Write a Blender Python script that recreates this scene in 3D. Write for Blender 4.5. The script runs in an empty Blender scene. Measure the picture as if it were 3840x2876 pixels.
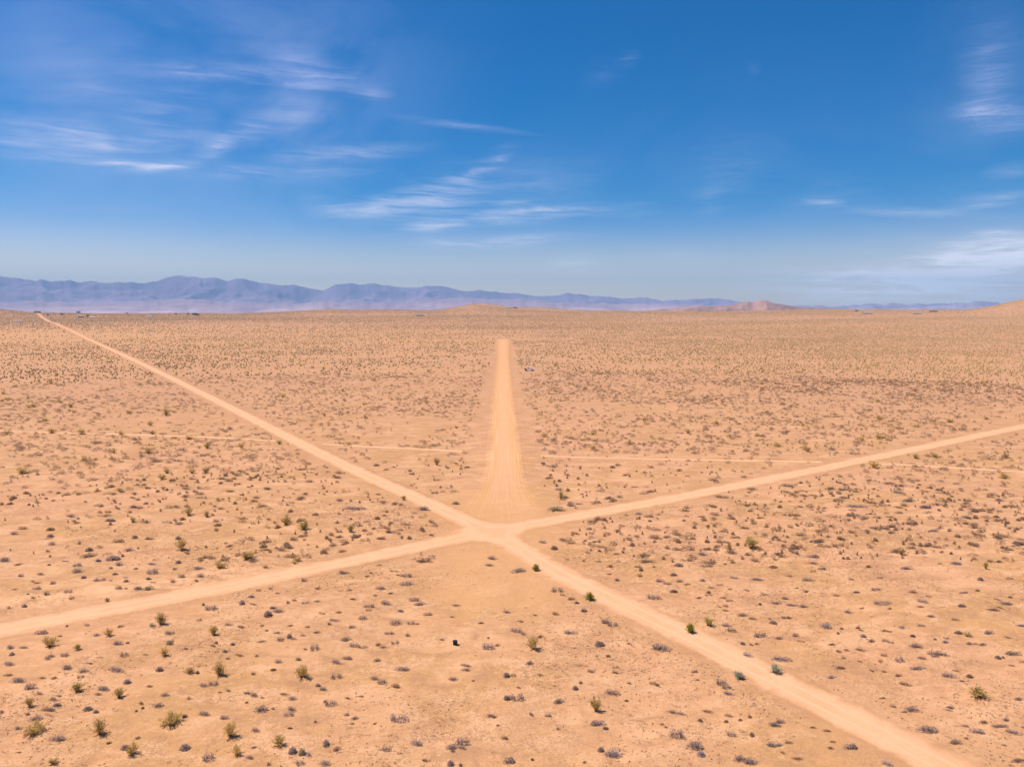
# traced plants: tile origin (source px), px scale, then x,y(base),w,h,type
TILES = [
((0,2100),.28933,"""75,45,110,60,g 240,85,80,38,g 620,90,60,30,g 850,45,90,20,b 1000,108,90,65,r 1015,195,110,75,g 540,210,90,42,g 270,250,65,52,g 430,300,70,28,g 485,320,70,30,g
690,345,65,60,g 475,408,100,55,g 195,405,70,22,b 350,478,45,28,g 430,528,80,36,g 590,482,75,60,e 885,445,85,55,r 930,522,50,50,g 1110,265,80,45,g 1300,45,90,45,g
1435,135,45,45,g 1530,98,90,70,g 1740,142,70,30,g 1520,220,100,35,g 1295,300,130,46,r 1435,302,50,28,g 1610,318,90,42,g 1630,255,60,22,g 1975,202,115,92,r 1975,78,100,35,g
1950,270,90,40,g 1990,310,70,25,g 1535,402,75,56,g 1640,396,50,26,b 1750,400,130,46,g 1925,402,90,66,e 125,652,60,40,g 295,630,80,45,g 535,972,150,76,g 1125,862,90,36,g
880,868,40,32,b 1980,910,80,65,e 2190,1005,85,60,g 1575,918,70,46,e 1535,1168,105,72,g 140,1198,75,62,g 135,1290,80,50,g 300,1188,100,36,g 680,1318,90,46,g 610,1348,80,50,g
840,1312,80,60,r 780,1022,45,32,b 1610,1302,90,72,r 1885,1278,60,30,g 2190,1142,80,80,e 1655,1132,40,40,b 1270,1040,90,50,g"""),
((640,2100),.28933,"""75,58,90,50,g 45,148,55,50,g 370,135,110,50,g 145,238,80,60,g 400,235,100,60,g 20,308,60,55,g 330,290,45,45,b 410,602,45,40,b 525,678,130,75,r 900,622,90,70,g
1060,612,90,26,b 1140,412,50,40,g 1015,502,100,36,g 1285,388,50,38,g 1390,452,55,32,g 1350,655,100,40,g 1410,702,120,60,g 1225,758,130,80,g 1520,595,40,50,b 1610,550,60,32,b 1745,592,80,38,g
1735,298,70,60,g 1905,400,50,42,b 1900,565,75,32,g 1960,722,80,28,g 2180,715,70,40,g 2120,805,110,36,g 2060,872,50,56,g 1770,902,60,38,g 370,815,55,38,g 750,865,80,42,g
900,890,90,42,b 1180,855,55,30,b 1250,922,45,32,b 1370,960,80,42,g 1555,868,70,32,b 1515,1035,75,68,g 1430,1060,80,60,r 1600,1045,100,30,g 1705,1010,60,34,g 1890,970,70,34,b 15,1000,60,50,g
605,1105,50,46,g 540,1150,80,40,g 828,1112,75,52,g 1180,1070,95,30,g 1865,1178,90,90,r 1745,1170,40,32,b 680,1218,80,44,g 875,1252,100,34,b 1110,1245,45,38,b 205,1202,60,32,b
1650,1305,65,56,e 2150,1328,110,75,g 1405,1348,85,60,g 745,1305,50,36,b 15,1105,45,45,g 2205,180,60,50,g"""),
((1280,2100),.28933,"""50,190,120,45,g 475,80,70,28,g 385,195,45,36,g 335,235,55,32,b 685,158,110,22,g 840,235,130,65,r 740,212,60,30,g 835,335,140,62,r 500,395,105,56,g 110,412,75,34,g
660,450,80,28,g 940,528,120,60,r 1015,578,120,50,g 578,592,110,70,g 360,640,120,65,r 355,682,70,34,g 795,660,110,36,g 1110,708,105,56,g 1495,572,90,26,b 270,788,90,62,r
695,842,120,76,r 900,832,80,56,r 980,830,50,26,b 148,902,85,52,g 140,542,80,36,b 440,475,60,26,b 620,968,100,44,r 865,990,55,50,b 695,1090,90,60,r 550,1128,85,42,g
475,1100,60,50,g 170,1112,110,62,r 275,1130,110,52,r 55,1050,105,62,g 70,1270,115,64,g 465,1308,80,50,g 1310,1040,70,34,g 1905,82,100,38,e 2150,672,75,46,g 1805,825,70,34,b
1910,1155,130,95,r 2020,1105,60,42,g 1915,1005,40,30,b 1100,28,60,22,b 1440,725,55,26,b"""),
((1920,2100),.28933,"""90,168,150,66,g 585,425,130,72,r 655,468,60,36,g 785,530,90,50,g 860,568,80,42,g 960,668,110,46,g 1205,828,110,76,g 1305,855,120,62,r 60,912,130,65,r 150,945,65,46,g
760,935,140,50,g 1095,1092,165,72,g 1935,1175,190,100,g 1340,275,80,42,g 1845,518,160,76,r 2125,408,130,44,g 1920,290,90,52,g 2005,322,90,42,g 2165,298,90,42,g 2120,222,120,52,g
2120,112,150,60,g 1630,100,90,38,g 1665,205,60,52,g 1690,140,70,50,e 1845,102,50,26,b 1275,100,60,42,b 1250,188,60,28,b 1110,32,70,26,b 565,712,70,50,b 365,975,60,40,b
105,778,70,30,b 1240,1245,50,50,b 230,1350,80,60,g 1510,1075,45,32,b 295,715,45,32,b 915,25,50,28,b"""),
((2560,2100),.28933,"""290,100,150,52,g 235,292,85,40,g 660,258,95,42,g 940,272,130,42,g 65,328,80,30,g 375,375,70,32,g 480,342,75,32,g 350,440,75,42,g 335,472,85,28,g 210,500,70,34,g
525,512,60,36,g 610,548,85,34,g 550,612,60,36,g 475,620,60,30,g 560,668,70,32,g 765,745,120,56,g 910,790,85,44,g 550,862,110,54,g 640,932,100,60,r 1015,588,60,40,g
1060,468,65,38,g 825,418,60,28,b 610,405,55,28,b 1215,575,110,36,g 1320,522,85,42,g 1385,600,90,44,g 1460,600,60,30,g 1550,628,90,56,g 1310,760,60,40,g 1365,762,50,50,b
1130,785,45,34,g 1140,850,130,50,g 1000,1010,130,72,r 1255,1035,85,42,g 1480,1012,80,60,g 1530,1070,85,30,g 800,1100,90,50,g 880,1112,50,42,g 970,1108,50,42,b 845,1265,95,70,p
1290,1310,210,76,g 1865,895,110,80,p 2130,708,80,46,g 2005,970,45,38,b 2060,905,45,40,b 1630,295,130,56,g 1790,150,90,50,g 1690,175,80,32,g 1680,82,90,38,g 1600,438,60,34,b
1470,388,50,26,b 1985,492,80,24,b 1375,235,60,36,b 1140,118,150,26,b 2185,305,55,40,g 2010,1222,60,40,b 2115,1202,50,34,b 1935,1135,80,36,b 2080,1298,50,30,b 540,65,50,26,b"""),
((3200,2100),.28933,"""190,135,70,42,b 680,155,130,46,g 1290,85,170,36,g 1115,80,60,26,b 340,285,70,28,g 60,465,110,32,g 290,440,110,46,r 1410,462,110,36,g 1620,438,80,30,g 1630,312,95,56,p
2015,275,85,30,g 780,472,80,52,b 970,515,60,32,g 895,608,110,56,r 1430,662,130,50,g 1865,552,80,30,g 1945,602,160,40,g 1885,662,65,32,g 1790,708,130,40,b 2045,525,75,34,g
370,620,190,46,r 450,678,70,34,g 1320,812,90,44,g 1010,782,90,40,b 880,890,85,46,g 860,665,70,32,b 95,662,60,34,g 40,890,60,50,b 100,918,50,30,b 395,948,70,42,g
460,958,60,28,b 630,918,70,50,p 105,1015,95,52,g 235,1092,80,50,b 410,1088,60,52,g 482,1108,65,40,g 790,1172,130,72,g 790,1030,90,40,b 1030,1280,110,90,r 1160,1275,120,60,g
1780,1012,110,70,g 1500,1122,80,44,g 1580,1118,60,32,g 1675,1140,95,44,g 2010,1062,70,34,g 1045,1075,60,32,b 1185,1110,75,46,p 1200,1052,65,34,g 400,1270,75,44,g 595,1340,95,72,r
2100,1275,170,70,g 1850,1312,95,56,g 1930,1302,60,36,g 890,1312,85,46,b 350,1335,65,44,e 1330,990,130,50,b 2160,915,120,40,g 85,1335,50,28,b 85,1200,90,40,b 1885,45,80,36,b"""),
((0,2486),.28933,"""105,75,140,60,g 865,140,95,85,g 1080,175,95,60,g 1048,245,70,48,g 1530,152,200,72,g 2105,145,110,75,g 270,310,165,76,g 400,428,130,105,g 1690,302,115,76,g 1325,395,120,76,g
1285,450,80,42,g 705,530,90,62,g 760,470,90,30,g 620,668,150,60,g 700,615,130,50,g 465,800,130,75,g 235,905,80,50,g 745,1038,165,80,g 1095,668,150,70,g 1272,685,80,56,g
2135,475,80,56,g 2050,612,110,66,g 1840,585,60,52,b 1835,640,50,36,b 1780,672,38,34,b 110,210,100,36,b 565,250,80,36,b 705,262,60,42,b 1955,350,80,36,b 1785,1020,55,46,b
1580,1165,130,75,g 250,1200,50,32,b 365,725,60,40,b 35,720,60,50,b 1440,1062,90,26,b 1160,60,80,30,b 520,470,70,42,b"""),
((640,2486),.28933,"""555,300,100,70,r 435,322,110,50,g 740,385,60,40,b 985,410,90,40,g 1090,445,85,72,g 1075,172,55,42,b 2145,190,120,75,r 1885,298,85,44,g 1965,352,85,62,g 1590,495,105,56,g
2070,565,130,86,r 1985,525,50,36,b 1170,658,125,95,g 1570,640,90,66,g 1530,702,105,70,r 205,725,85,52,g 425,708,130,70,g 700,765,105,72,g 1112,912,90,62,g 1985,1090,100,85,g
135,1145,165,95,g 490,1285,115,110,r 1545,1205,130,90,g 1670,1222,110,90,e 1765,1222,80,60,r 1020,1260,90,48,g 2020,1330,130,76,g 1675,1345,100,66,r 1570,868,80,36,b 1080,1130,60,34,b
635,402,50,30,b 1325,610,45,32,b 1480,435,110,32,b 240,500,45,40,b 1360,125,100,36,b 330,165,50,50,b 2150,1140,70,60,b 1860,775,45,36,b 1190,468,45,30,b 970,530,55,30,b 1275,1345,45,40,b"""),
((1280,2486),.28933,"""790,92,155,62,g 440,220,95,56,g 520,275,100,72,r 700,318,95,64,b 1608,102,90,46,g 1600,45,120,36,b 1460,218,95,52,g 2170,172,110,72,g 2175,480,110,72,g 60,685,65,56,g
175,738,75,50,g 138,795,50,34,b 745,768,200,112,r 1930,690,90,56,g 1990,708,60,36,b 970,1055,120,76,g 590,1145,110,66,r 1580,1040,150,105,r 1580,1100,85,52,g 1440,1100,135,76,g
1450,1138,55,46,c 2160,1260,125,110,g 1385,1322,110,70,g 1530,1322,60,40,b 1085,1262,60,44,b 2110,965,75,56,b 75,458,55,34,b 255,430,60,32,b 1710,242,40,30,b 430,800,40,32,b 2030,810,40,32,b"""),
((1920,2486),.28933,"""60,482,155,100,r 15,170,60,50,g 370,158,65,36,g 80,322,60,36,b 1015,110,75,60,g 1340,52,75,34,g 1330,122,75,42,g 890,262,45,42,b 795,342,95,64,g 1310,378,165,80,g
600,490,110,66,g 455,672,85,50,g 1135,790,175,95,p 1240,810,100,40,b 1290,1192,190,110,p 1125,1110,110,66,g 2130,940,150,130,r 1820,242,70,46,g 1900,265,70,44,g 2090,620,90,50,g
2180,640,80,50,g 1950,762,50,34,b 2000,805,40,32,b 590,830,42,36,b 250,675,45,60,b 275,1225,50,40,b 940,1245,42,36,b 1465,460,70,36,b 1515,250,50,34,b"""),
((2560,2486),.28933,"""145,112,80,42,g 500,285,110,85,r 570,335,100,60,r 600,412,105,56,g 195,215,45,30,b 1920,200,80,46,p 2080,70,140,36,b 330,600,100,36,b 590,668,90,50,b 545,732,80,40,b
730,728,75,36,b 855,705,65,46,g 1175,812,120,72,g 1285,788,110,66,g 640,915,110,66,r 880,925,75,60,g 180,1068,170,112,g 210,1178,130,82,p 740,1225,125,80,g 860,1275,150,100,g
1140,1062,110,72,g 1245,1048,85,42,g 1380,1025,85,46,g 1290,1142,50,44,b 1910,1108,55,46,b 1960,1040,70,40,g 1680,845,65,36,b 1865,890,80,36,b 1500,1215,110,36,b 2150,1110,150,95,g 245,715,80,55,b"""),
((3200,2486),.28933,"""825,88,150,34,g 1240,190,140,72,g 1480,195,110,52,b 1400,238,70,26,b 670,285,110,60,b 600,175,80,50,b 360,458,80,30,b 510,572,60,42,g 755,628,155,72,g 640,635,80,26,b
1262,568,95,46,g 1240,600,80,26,b 985,895,220,90,g 1440,815,80,42,g 1595,908,145,76,g 1855,828,80,46,g 1960,838,130,52,g 2075,910,150,60,g 2200,838,60,40,g 1975,748,70,50,g
1355,1072,140,78,g 430,1335,105,70,p 2135,488,95,46,g 1700,765,85,50,b 1470,985,50,36,b 2140,1275,150,44,b 2050,70,60,34,b 1320,115,70,26,b 1950,1065,45,32,b 235,115,45,38,b 405,112,55,30,b 2190,25,60,40,p"""),
((1280,1350),.5787,"""530,980,60,38,g 1385,985,85,42,e 1495,958,50,40,g 970,1296,50,28,g 725,940,60,24,g 605,870,40,20,g 100,968,120,24,g 1300,1190,40,24,g 1415,840,45,22,g 1930,1005,40,22,g"""),
((0,1350),.5787,"""450,1030,55,22,g 700,998,35,22,g 715,1055,50,22,g 345,1155,55,28,g 345,1210,50,30,g 85,1150,50,26,g 835,1250,50,30,g 560,1245,60,30,g 40,1310,55,30,g 700,1308,110,30,g 1170,1165,45,30,g 970,1172,50,24,g 1160,1068,40,24,g 860,970,40,22,g"""),
((2560,1350),.5787,"""1120,1030,85,26,g 1130,968,110,22,g 1010,930,60,26,g 1590,972,90,26,g 1460,935,65,30,g 1395,880,50,36,p 1880,998,65,24,g 1840,1035,50,26,g 770,1145,60,26,g 880,1190,75,24,g 590,1165,45,20,g 830,1290,75,30,g 120,1272,50,30,g 235,1228,45,24,g 2150,1200,85,24,g 1635,1125,35,26,p 2045,918,50,26,g 675,830,70,28,g"""),
]
GREEN = [  # origin, scale, x,y,w,h,type,label
((0,2100),.28933,[(1385,548,65,52,'y',"tiny yellow bush above the lower left road"),
 (640,1195,175,140,'c',"forked green bush below the lower left road"),(1405,1060,115,105,'c',"dark green bush with dead grey left half"),
 (2090,895,140,150,'c',"biggest green clump under the lower left road"),(1015,1230,85,72,'y',"small green bush beside the forked one"),
 (2130,1305,105,105,'c',"upright olive bush with dark right base")]),
((640,2100),.28933,[(640,130,165,85,'c',"double green bush touching the lower left road"),(1605,55,75,48,'c',"small green bush closest before the junction"),
 (555,1015,105,115,'y',"yellow tipped bush over a dark base"),(1225,112,85,34,'y',"flat yellowish tuft at the lower road's verge")]),
((1920,2100),.28933,[(320,158,100,84,'G',"small bright bush just past the junction"),(1010,535,120,100,'G',"round bright green bush touching the road"),
 (275,1170,155,175,'c',"tall bristly olive bush on open sand")]),
((2560,2100),.28933,[(110,965,115,112,'G',"brightest yellow green bush at road edge"),(335,865,125,105,'y',"pale olive bush behind the brightest one")]),
((3200,2100),.28933,[(1715,158,52,84,'y',"thin yellow tuft standing alone far right"),(1475,1015,95,52,'c',"flat olive bush among right side shrubs")]),
((0,2486),.28933,[(385,645,100,115,'c',"narrow green bush near the left edge"),(1000,435,125,112,'y',"yellow bush with dark low stem"),
 (1545,495,125,125,'c',"compact olive bush right of the yellow one"),(430,970,260,145,'c',"wide double bush near bottom left corner"),
 (1290,995,155,195,'c',"tall green bush with purple twig base"),(1720,1235,155,150,'c',"green bush leaning against a grey shrub"),
 (2205,830,270,145,'c',"broad grey green bush of two clumps"),(690,1350,130,85,'c',"grey olive bush cut by the bottom edge")]),
((640,2486),.28933,[(250,170,125,75,'c',"small brown green bush beside a darker one"),(630,200,145,165,'c',"dark olive bush with black lower side"),
 (1710,220,165,155,'c',"olive bush with wispy straw top"),(780,1005,155,175,'c',"leaning green bush with shaded right foot"),
 (865,1230,135,125,'c',"round dull olive bush near bottom edge"),(1410,1115,155,135,'c',"orange tinged bush over purple twigs")]),
((1920,2486),.28933,[(1085,615,135,185,'y',"straw topped bush above pale purple shrub")]),
((3200,2486),.28933,[(1610,465,225,145,'c',"wide spiky olive bush with thin top")]),
((2560,2486),.28933,[(725,222,130,95,'s',"pale sage bush on the road's left verge"),(1195,148,155,105,'s',"pale sage bush on the road's right verge")]),
((0,1350),.5787,[(1075,367,38,42,'c',"distant green bush above the thin trail"),(990,484,42,22,'c',"green bush sitting beside the thin trail"),
 (1345,584,42,40,'y',"yellow green bush just under the thin trail"),(1245,750,42,34,'c',"middle bush of the loose green row"),
 (1337,744,50,38,'y',"rightmost bush of the loose green row"),(1080,748,42,32,'c',"leftmost bush of the loose green row"),(1050,792,46,36,'y',"bush just below the loose green row"),
 (1225,1020,52,56,'c',"upright brown green bush above dotted scrub"),(1340,1024,36,36,'y',"tiny olive bush beside the upright one"),
 (1855,1077,62,60,'c',"dark bush left of a yellowish twin"),(1970,1104,56,50,'y',"yellowish twin of the dark bush"),
 (1180,1252,68,72,'c',"lone dark green bush on pale sand"),(1605,1300,88,50,'c',"low wide green bush left of double bush"),
 (860,1062,36,34,'c',"small dark bush in dense grey scrub"),(1925,1310,55,32,'c',"low green bush behind the double bush"),(740,604,42,30,'c',"small olive bush under the forked trail"),(1810,552,36,26,'c',"orange brown bush by the far left road")]),
((1280,1350),.5787,[(405,914,32,30,'y',"orange tuft on the far left road's edge"),(62,1127,46,46,'y',"yellow green bush left of the junction"),(1422,914,32,54,'y',"small upright green bush right of track"),(618,690,38,48,'c',"grey green bush left of the sandy track")]),
((2560,1350),.5787,[(440,1242,78,68,'y',"olive bush with tall thin yellow top"),(300,1245,32,40,'y',"yellow sprig left of the thin topped bush"),(1415,1277,48,50,'y',"lone yellow bush in the right field"),
 (32,487,34,28,'c',"brown green bush at middle distance"),(1510,645,44,30,'y',"left green bush under the right road"),(1630,633,48,26,'c',"right green bush under the right road")]),
]
HAZE_ON = True
HAZE_COL = (.31, .63, 1.0, 1); HAZE_D = 4.6e-5
SKY_TINT = (.80, .80, .87, 1); SKY_SAT = 1.8; SKY_HUE = .5; SKY_STR = .078
CLOUD_LOW = (10.5, 9.8, 10.2, 1); CLOUD_HIGH = (3.2, 4.0, 7.2, 1)
EXPO = 0.62
import bpy, math, random
import numpy as np
from mathutils import Vector, Euler

rng = np.random.default_rng(7)
random.seed(7)
SC = bpy.context.scene
COL = SC.collection
RAD = math.radians

# ---------------------------------------------------------------- camera
F = 725.0; CX, CY = 512.0, 383.0; PITCH = RAD(5.9); H = 45.0
SP, CP = math.sin(PITCH), math.cos(PITCH)
cam_d = bpy.data.cameras.new("camera"); cam = bpy.data.objects.new("camera", cam_d); COL.objects.link(cam)
cam_d.sensor_width = 36.0; cam_d.lens = 36.0 * F / 1024.0
cam_d.clip_start = 0.5; cam_d.clip_end = 90000.0
cam.location = (0, 0, H); cam.rotation_euler = (RAD(90) - PITCH, 0, 0)
SC.camera = cam

def ray(px, py):
    u, v = (px - CX) / F, (py - CY) / F
    return np.array([u, CP - v * SP, -SP - v * CP])

def flat(px, py, z=0.0):
    d = ray(px, py); t = (H - z) / -d[2]
    return d[0] * t, d[1] * t, t

K = 1024.0 / 2212.0
def P22(x, y): return x * K, y * 766.0 / 1657.0

# ---------------------------------------------------------------- noise
def _hash(ix, iy, s):
    h = (ix.astype(np.int64) * 374761393 + iy.astype(np.int64) * 668265263 + s * 974634777) & 0xFFFFFFFF
    h = ((h ^ (h >> 13)) * 1274126177) & 0xFFFFFFFF
    return ((h ^ (h >> 16)) & 0xFFFF) / 65535.0
def vnoise(x, y, s=0):
    x0, y0 = np.floor(x), np.floor(y); fx, fy = x - x0, y - y0
    fx = fx * fx * (3 - 2 * fx); fy = fy * fy * (3 - 2 * fy)
    a = _hash(x0, y0, s); b = _hash(x0 + 1, y0, s); c = _hash(x0, y0 + 1, s); d = _hash(x0 + 1, y0 + 1, s)
    return (a + (b - a) * fx) * (1 - fy) + (c + (d - c) * fx) * fy - 0.5
def fbm(x, y, lam, octv=3, s=0):
    r = 0; a = 1.0
    for k in range(octv):
        r = r + a * vnoise(x / lam + 17.3 * k, y / lam - 9.1 * k, s + k); lam /= 2.03; a *= 0.5
    return r
def ss(a, b, x):
    t = np.clip((x - a) / (b - a), 0, 1); return t * t * (3 - 2 * t)

# ---------------------------------------------------------------- relief
SKY = np.array([(-900,672),(-300,668),(0,668),(40,671),(80,674),(300,676),(500,676),(600,674),(680,669),(720,666.5),(760,669),(830,668),(870,668),(930,670),(965,666),(990,661),(1020,656),(1045,655.5),(1075,658),(1110,662),(1160,664),(1210,668),(1270,671),(1400,673),(1560,673),(1700,669),(1800,668),(1960,669),(2080,669),(2120,665),(2150,660),(2180,654),(2205,651),(2240,650),(2400,656),(3200,668)], float)
BASE = np.array([(-900,677),(0,676),(500,679),(900,677),(1250,677),(1700,674),(2212,672),(3200,674)], float)
R0 = 3200.0
def far_relief(x, y):
    r = np.hypot(x, y); yy = np.maximum(y, 1.0)
    p22 = (CX + F * np.clip(x / yy, -3, 3)) / K
    p22 = np.where(y <= 1, 5000, p22)
    hy = lambda tab: H + (666.0 - np.interp(p22, tab[:, 0], tab[:, 1])) / K / 4.679 * R0 / F
    hb = hy(BASE); hs = hy(SKY)
    f = ss(1100, R0, r) - ss(R0 + 100, 6500, r)
    g = np.exp(-((r - R0) / 520.0) ** 2)
    n = fbm(x, y, 420, 4, 5)
    z = hb * f + (hs - hb) * g * 0.98 + n * 9 * ss(1300, 2600, r) * (1 - 0.75 * g) * (1 - ss(3000, 6000, r))
    z = z + (fbm(x, y, 60, 2, 44) * 2.4 + fbm(x, y, 160, 3, 48) * 5 * np.clip((hs - hb) / 25, 0, 1)) * g
    return z - 60 * ss(3400, 7000, r)

def poly_world(pts22):
    out = []
    for a, b in pts22:
        px, py = P22(a, b); d = ray(px, py)
        t = np.arange(60, 6000, 4.0)
        X, Y, Z = d[0] * t, d[1] * t, H + d[2] * t
        hit = np.nonzero(Z <= far_relief(X, Y))[0]
        if len(hit) == 0: k = len(t) - 1; out.append((X[k], Y[k])); continue
        k = hit[0]
        if Z[k] < 0.01 and abs(far_relief(X[k:k+1], Y[k:k+1])[0]) < 0.02:
            X_, Y_, _ = flat(px, py); out.append((X_, Y_))
        else: out.append((X[k], Y[k]))
    return np.array(out)

road1 = poly_world([(80,677.5),(100,692),(163,717),(289,777),(483,873),(737,1004),(904,1078),(1004,1124),(1060,1150),(1114,1180),(1189,1230),(1353,1310),(1508,1385),(1581,1422),(1633,1450),(1843,1555),(1993,1632),(2036,1655)])
road2 = poly_world([(0,1360),(370,1293),(737,1217),(910,1180),(1040,1152),(1180,1127),(1475,1074),(1842,999),(2212,921)])
trail = poly_world([(0,931),(60,934),(240,938),(480,945),(760,964),(900,970),(1040,978),(1090,981),(1180,986),(1400,992),(1640,996),(1760,998),(1850,1000),(1960,1005),(2080,1012),(2212,1020)])
track = np.array([flat(*P22(1090, 1108))[:2], flat(*P22(1090, 1000))[:2], flat(*P22(1087, 870))[:2], flat(*P22(1087, 733))[:2]])
def ext(p, n, i0, i1):   # lengthen a polyline past one end
    a, b = p[i0], p[i1]; d = (a - b) / np.linalg.norm(a - b); q = a + d * n
    return np.vstack([[q], p]) if i0 == 0 else np.vstack([p, [q]])
road1 = ext(road1, 90, -1, -3)
road2 = ext(ext(road2, 260, 0, 2), 700, -1, -3)
trail = ext(ext(trail, 300, 0, 2), 300, -1, -3)
J = flat(*P22(1052, 1150))[:2]

def pdist(x, y, poly):
    best = np.full(x.shape, 1e9)
    for a, b in zip(poly[:-1], poly[1:]):
        dx, dy = b - a; L2 = dx * dx + dy * dy
        t = np.clip(((x - a[0]) * dx + (y - a[1]) * dy) / L2, 0, 1)
        best = np.minimum(best, np.hypot(x - a[0] - t * dx, y - a[1] - t * dy))
    return best
def smin(a, b, k):
    h = np.clip(0.5 + 0.5 * (b - a) / k, 0, 1); return b + (a - b) * h - k * h * (1 - h)
HW = 2.35
def droad(x, y):
    d1 = pdist(x, y, road1); d2 = pdist(x, y, road2) * 1.0
    return smin(d1, d2, 7.0)

def z_true(x, y):
    r = np.hypot(x, y)
    m = ss(3.0, 11.0, np.minimum(droad(x, y), pdist(x, y, track) - 4)) * (1 - ss(900, 1500, r) * 0.6)
    m = m * ss(0.8, 4, pdist(x, y, trail))
    z = m * (0.42 * fbm(x, y, 7.0, 3, 1) + 0.9 * fbm(x, y, 70, 2, 11))
    return z + far_relief(x, y)

# ground as a polar sheet
def angs():
    a = list(np.arange(-46, 46.001, 0.16)); b = list(np.arange(49, 311, 4.0))
    return np.radians(np.array(a + b))
TH = angs()
RR = [6.0]
while RR[-1] < 24000:
    r = RR[-1]; RR.append(r + max(0.55, r * 0.0085) if r > 45 else r + 3)
RR = np.array(RR)
GX = RR[:, None] * np.sin(TH)[None, :]; GY = RR[:, None] * np.cos(TH)[None, :]
GZ = z_true(GX, GY)
def zg(x, y):
    x = np.asarray(x, float); y = np.asarray(y, float)
    r = np.hypot(x, y); th = np.arctan2(x, y) % (2 * math.pi)
    tt = np.concatenate([TH[TH < 0] + 2 * math.pi, [0.0]])
    thu = TH % (2 * math.pi); order = np.argsort(thu); ths = np.concatenate([thu[order], [thu[order][0] + 2 * math.pi]]); idx = np.concatenate([order, [order[0]]])
    j = np.clip(np.searchsorted(ths, th, side='right') - 1, 0, len(ths) - 2)
    i = np.clip(np.searchsorted(RR, r, side='right') - 1, 0, len(RR) - 2)
    fr = np.clip((r - RR[i]) / (RR[i + 1] - RR[i]), 0, 1); ft = np.clip((th - ths[j]) / (ths[j + 1] - ths[j]), 0, 1)
    j0, j1 = idx[j], idx[j + 1]
    return (GZ[i, j0] * (1 - ft) + GZ[i, j1] * ft) * (1 - fr) + (GZ[i + 1, j0] * (1 - ft) + GZ[i + 1, j1] * ft) * fr

# ---------------------------------------------------------------- mesh helpers
def mesh_np(name, V, Fc, n=4, attrs=None, smooth=False):
    me = bpy.data.meshes.new(name)
    V = np.asarray(V, np.float32); Fc = np.asarray(Fc, np.int32)
    me.vertices.add(len(V)); me.vertices.foreach_set("co", V.ravel())
    me.loops.add(Fc.size); me.loops.foreach_set("vertex_index", Fc.ravel())
    me.polygons.add(len(Fc)); me.polygons.foreach_set("loop_start", np.arange(0, Fc.size, n, dtype=np.int32))
    me.polygons.foreach_set("loop_total", np.full(len(Fc), n, np.int32))
    if smooth: me.polygons.foreach_set("use_smooth", np.ones(len(Fc), bool))
    me.update(calc_edges=True)
    for k, a in (attrs or {}).items():
        at = me.attributes.new(k, 'FLOAT', 'POINT'); at.data.foreach_set("value", np.asarray(a, np.float32).ravel())
    return me
def link(name, me, mat=None, parent=None, loc=None, **props):
    o = bpy.data.objects.new(name, me); COL.objects.link(o)
    if mat: me.materials.append(mat)
    if parent: o.parent = parent
    if loc is not None: o.location = loc
    for k, v in props.items(): o[k] = v
    return o
def empty(name, loc, **props):
    o = bpy.data.objects.new(name, None); COL.objects.link(o); o.location = loc; o.empty_display_size = 0.3
    for k, v in props.items(): o[k] = v
    return o
def grid_faces(nr, nc, wrap=False):
    i = np.arange(nr - 1)[:, None]; j = np.arange(nc if wrap else nc - 1)[None, :]; j2 = (j + 1) % nc
    a = i * nc + j; b = i * nc + j2; c = (i + 1) * nc + j2; d = (i + 1) * nc + j
    return np.stack([a, b, c, d], -1).reshape(-1, 4)

WASH = poly_world([(-60,1322),(0,1312),(200,1288),(330,1268),(470,1245),(600,1222)]); WASH2 = poly_world([(1380,1290),(1560,1375),(1700,1440),(1850,1520),(2060,1625)])
def ground_attrs(x, y):
    r = np.hypot(x, y)
    w = fbm(x, y, 160, 3, 21)
    yel = np.clip(1.25 - np.hypot((x + 950) / 1000, (y - 1080) / 480) + w * 0.5, 0, 1)
    yel = np.maximum(yel, 0.8 * np.clip(1.2 - np.hypot((x + 650) / 520, (y - 1500) / 260) + w * .5, 0, 1))
    tx = x + 2.5
    clr = np.exp(-(tx / 11) ** 4) * ss(96, 112, y) * (1 - ss(132, 140, y))
    clr = np.maximum(clr, 0.9 * np.exp(-((x + 3) / 13) ** 4) * ss(134, 140, y) * (1 - ss(165, 195, y)))
    brown = ss(1500, 2800, r) * (1 - ss(5200, 8000, r)) * np.clip(0.9 - x / 7000, 0.6, 1)
    hill = np.exp(-((x + 60) / 420) ** 2 - ((y - 3050) / 600) ** 2) + np.exp(-((x - 2600) / 600) ** 2 - ((y - 2500) / 900) ** 2); brown = np.clip(np.maximum(brown, 1.3 * hill), 0, 1.3)
    brown = np.maximum(brown, .55 * ss(150, 420, r) * (1 - ss(5200, 8000, r)))
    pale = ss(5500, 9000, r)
    wash = .85 * np.exp(-(pdist(x, y, WASH) / 3.6) ** 2) + .5 * np.exp(-(pdist(x, y, WASH2) / 2.2) ** 2) + .42 * np.exp(-((x + 2) / 10.5) ** 2 - ((y - 154) / 13) ** 2)
    return dict(verge=droad(x, y), wash=wash, yel=yel, clr=clr, brown=brown, pale=pale)

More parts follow.
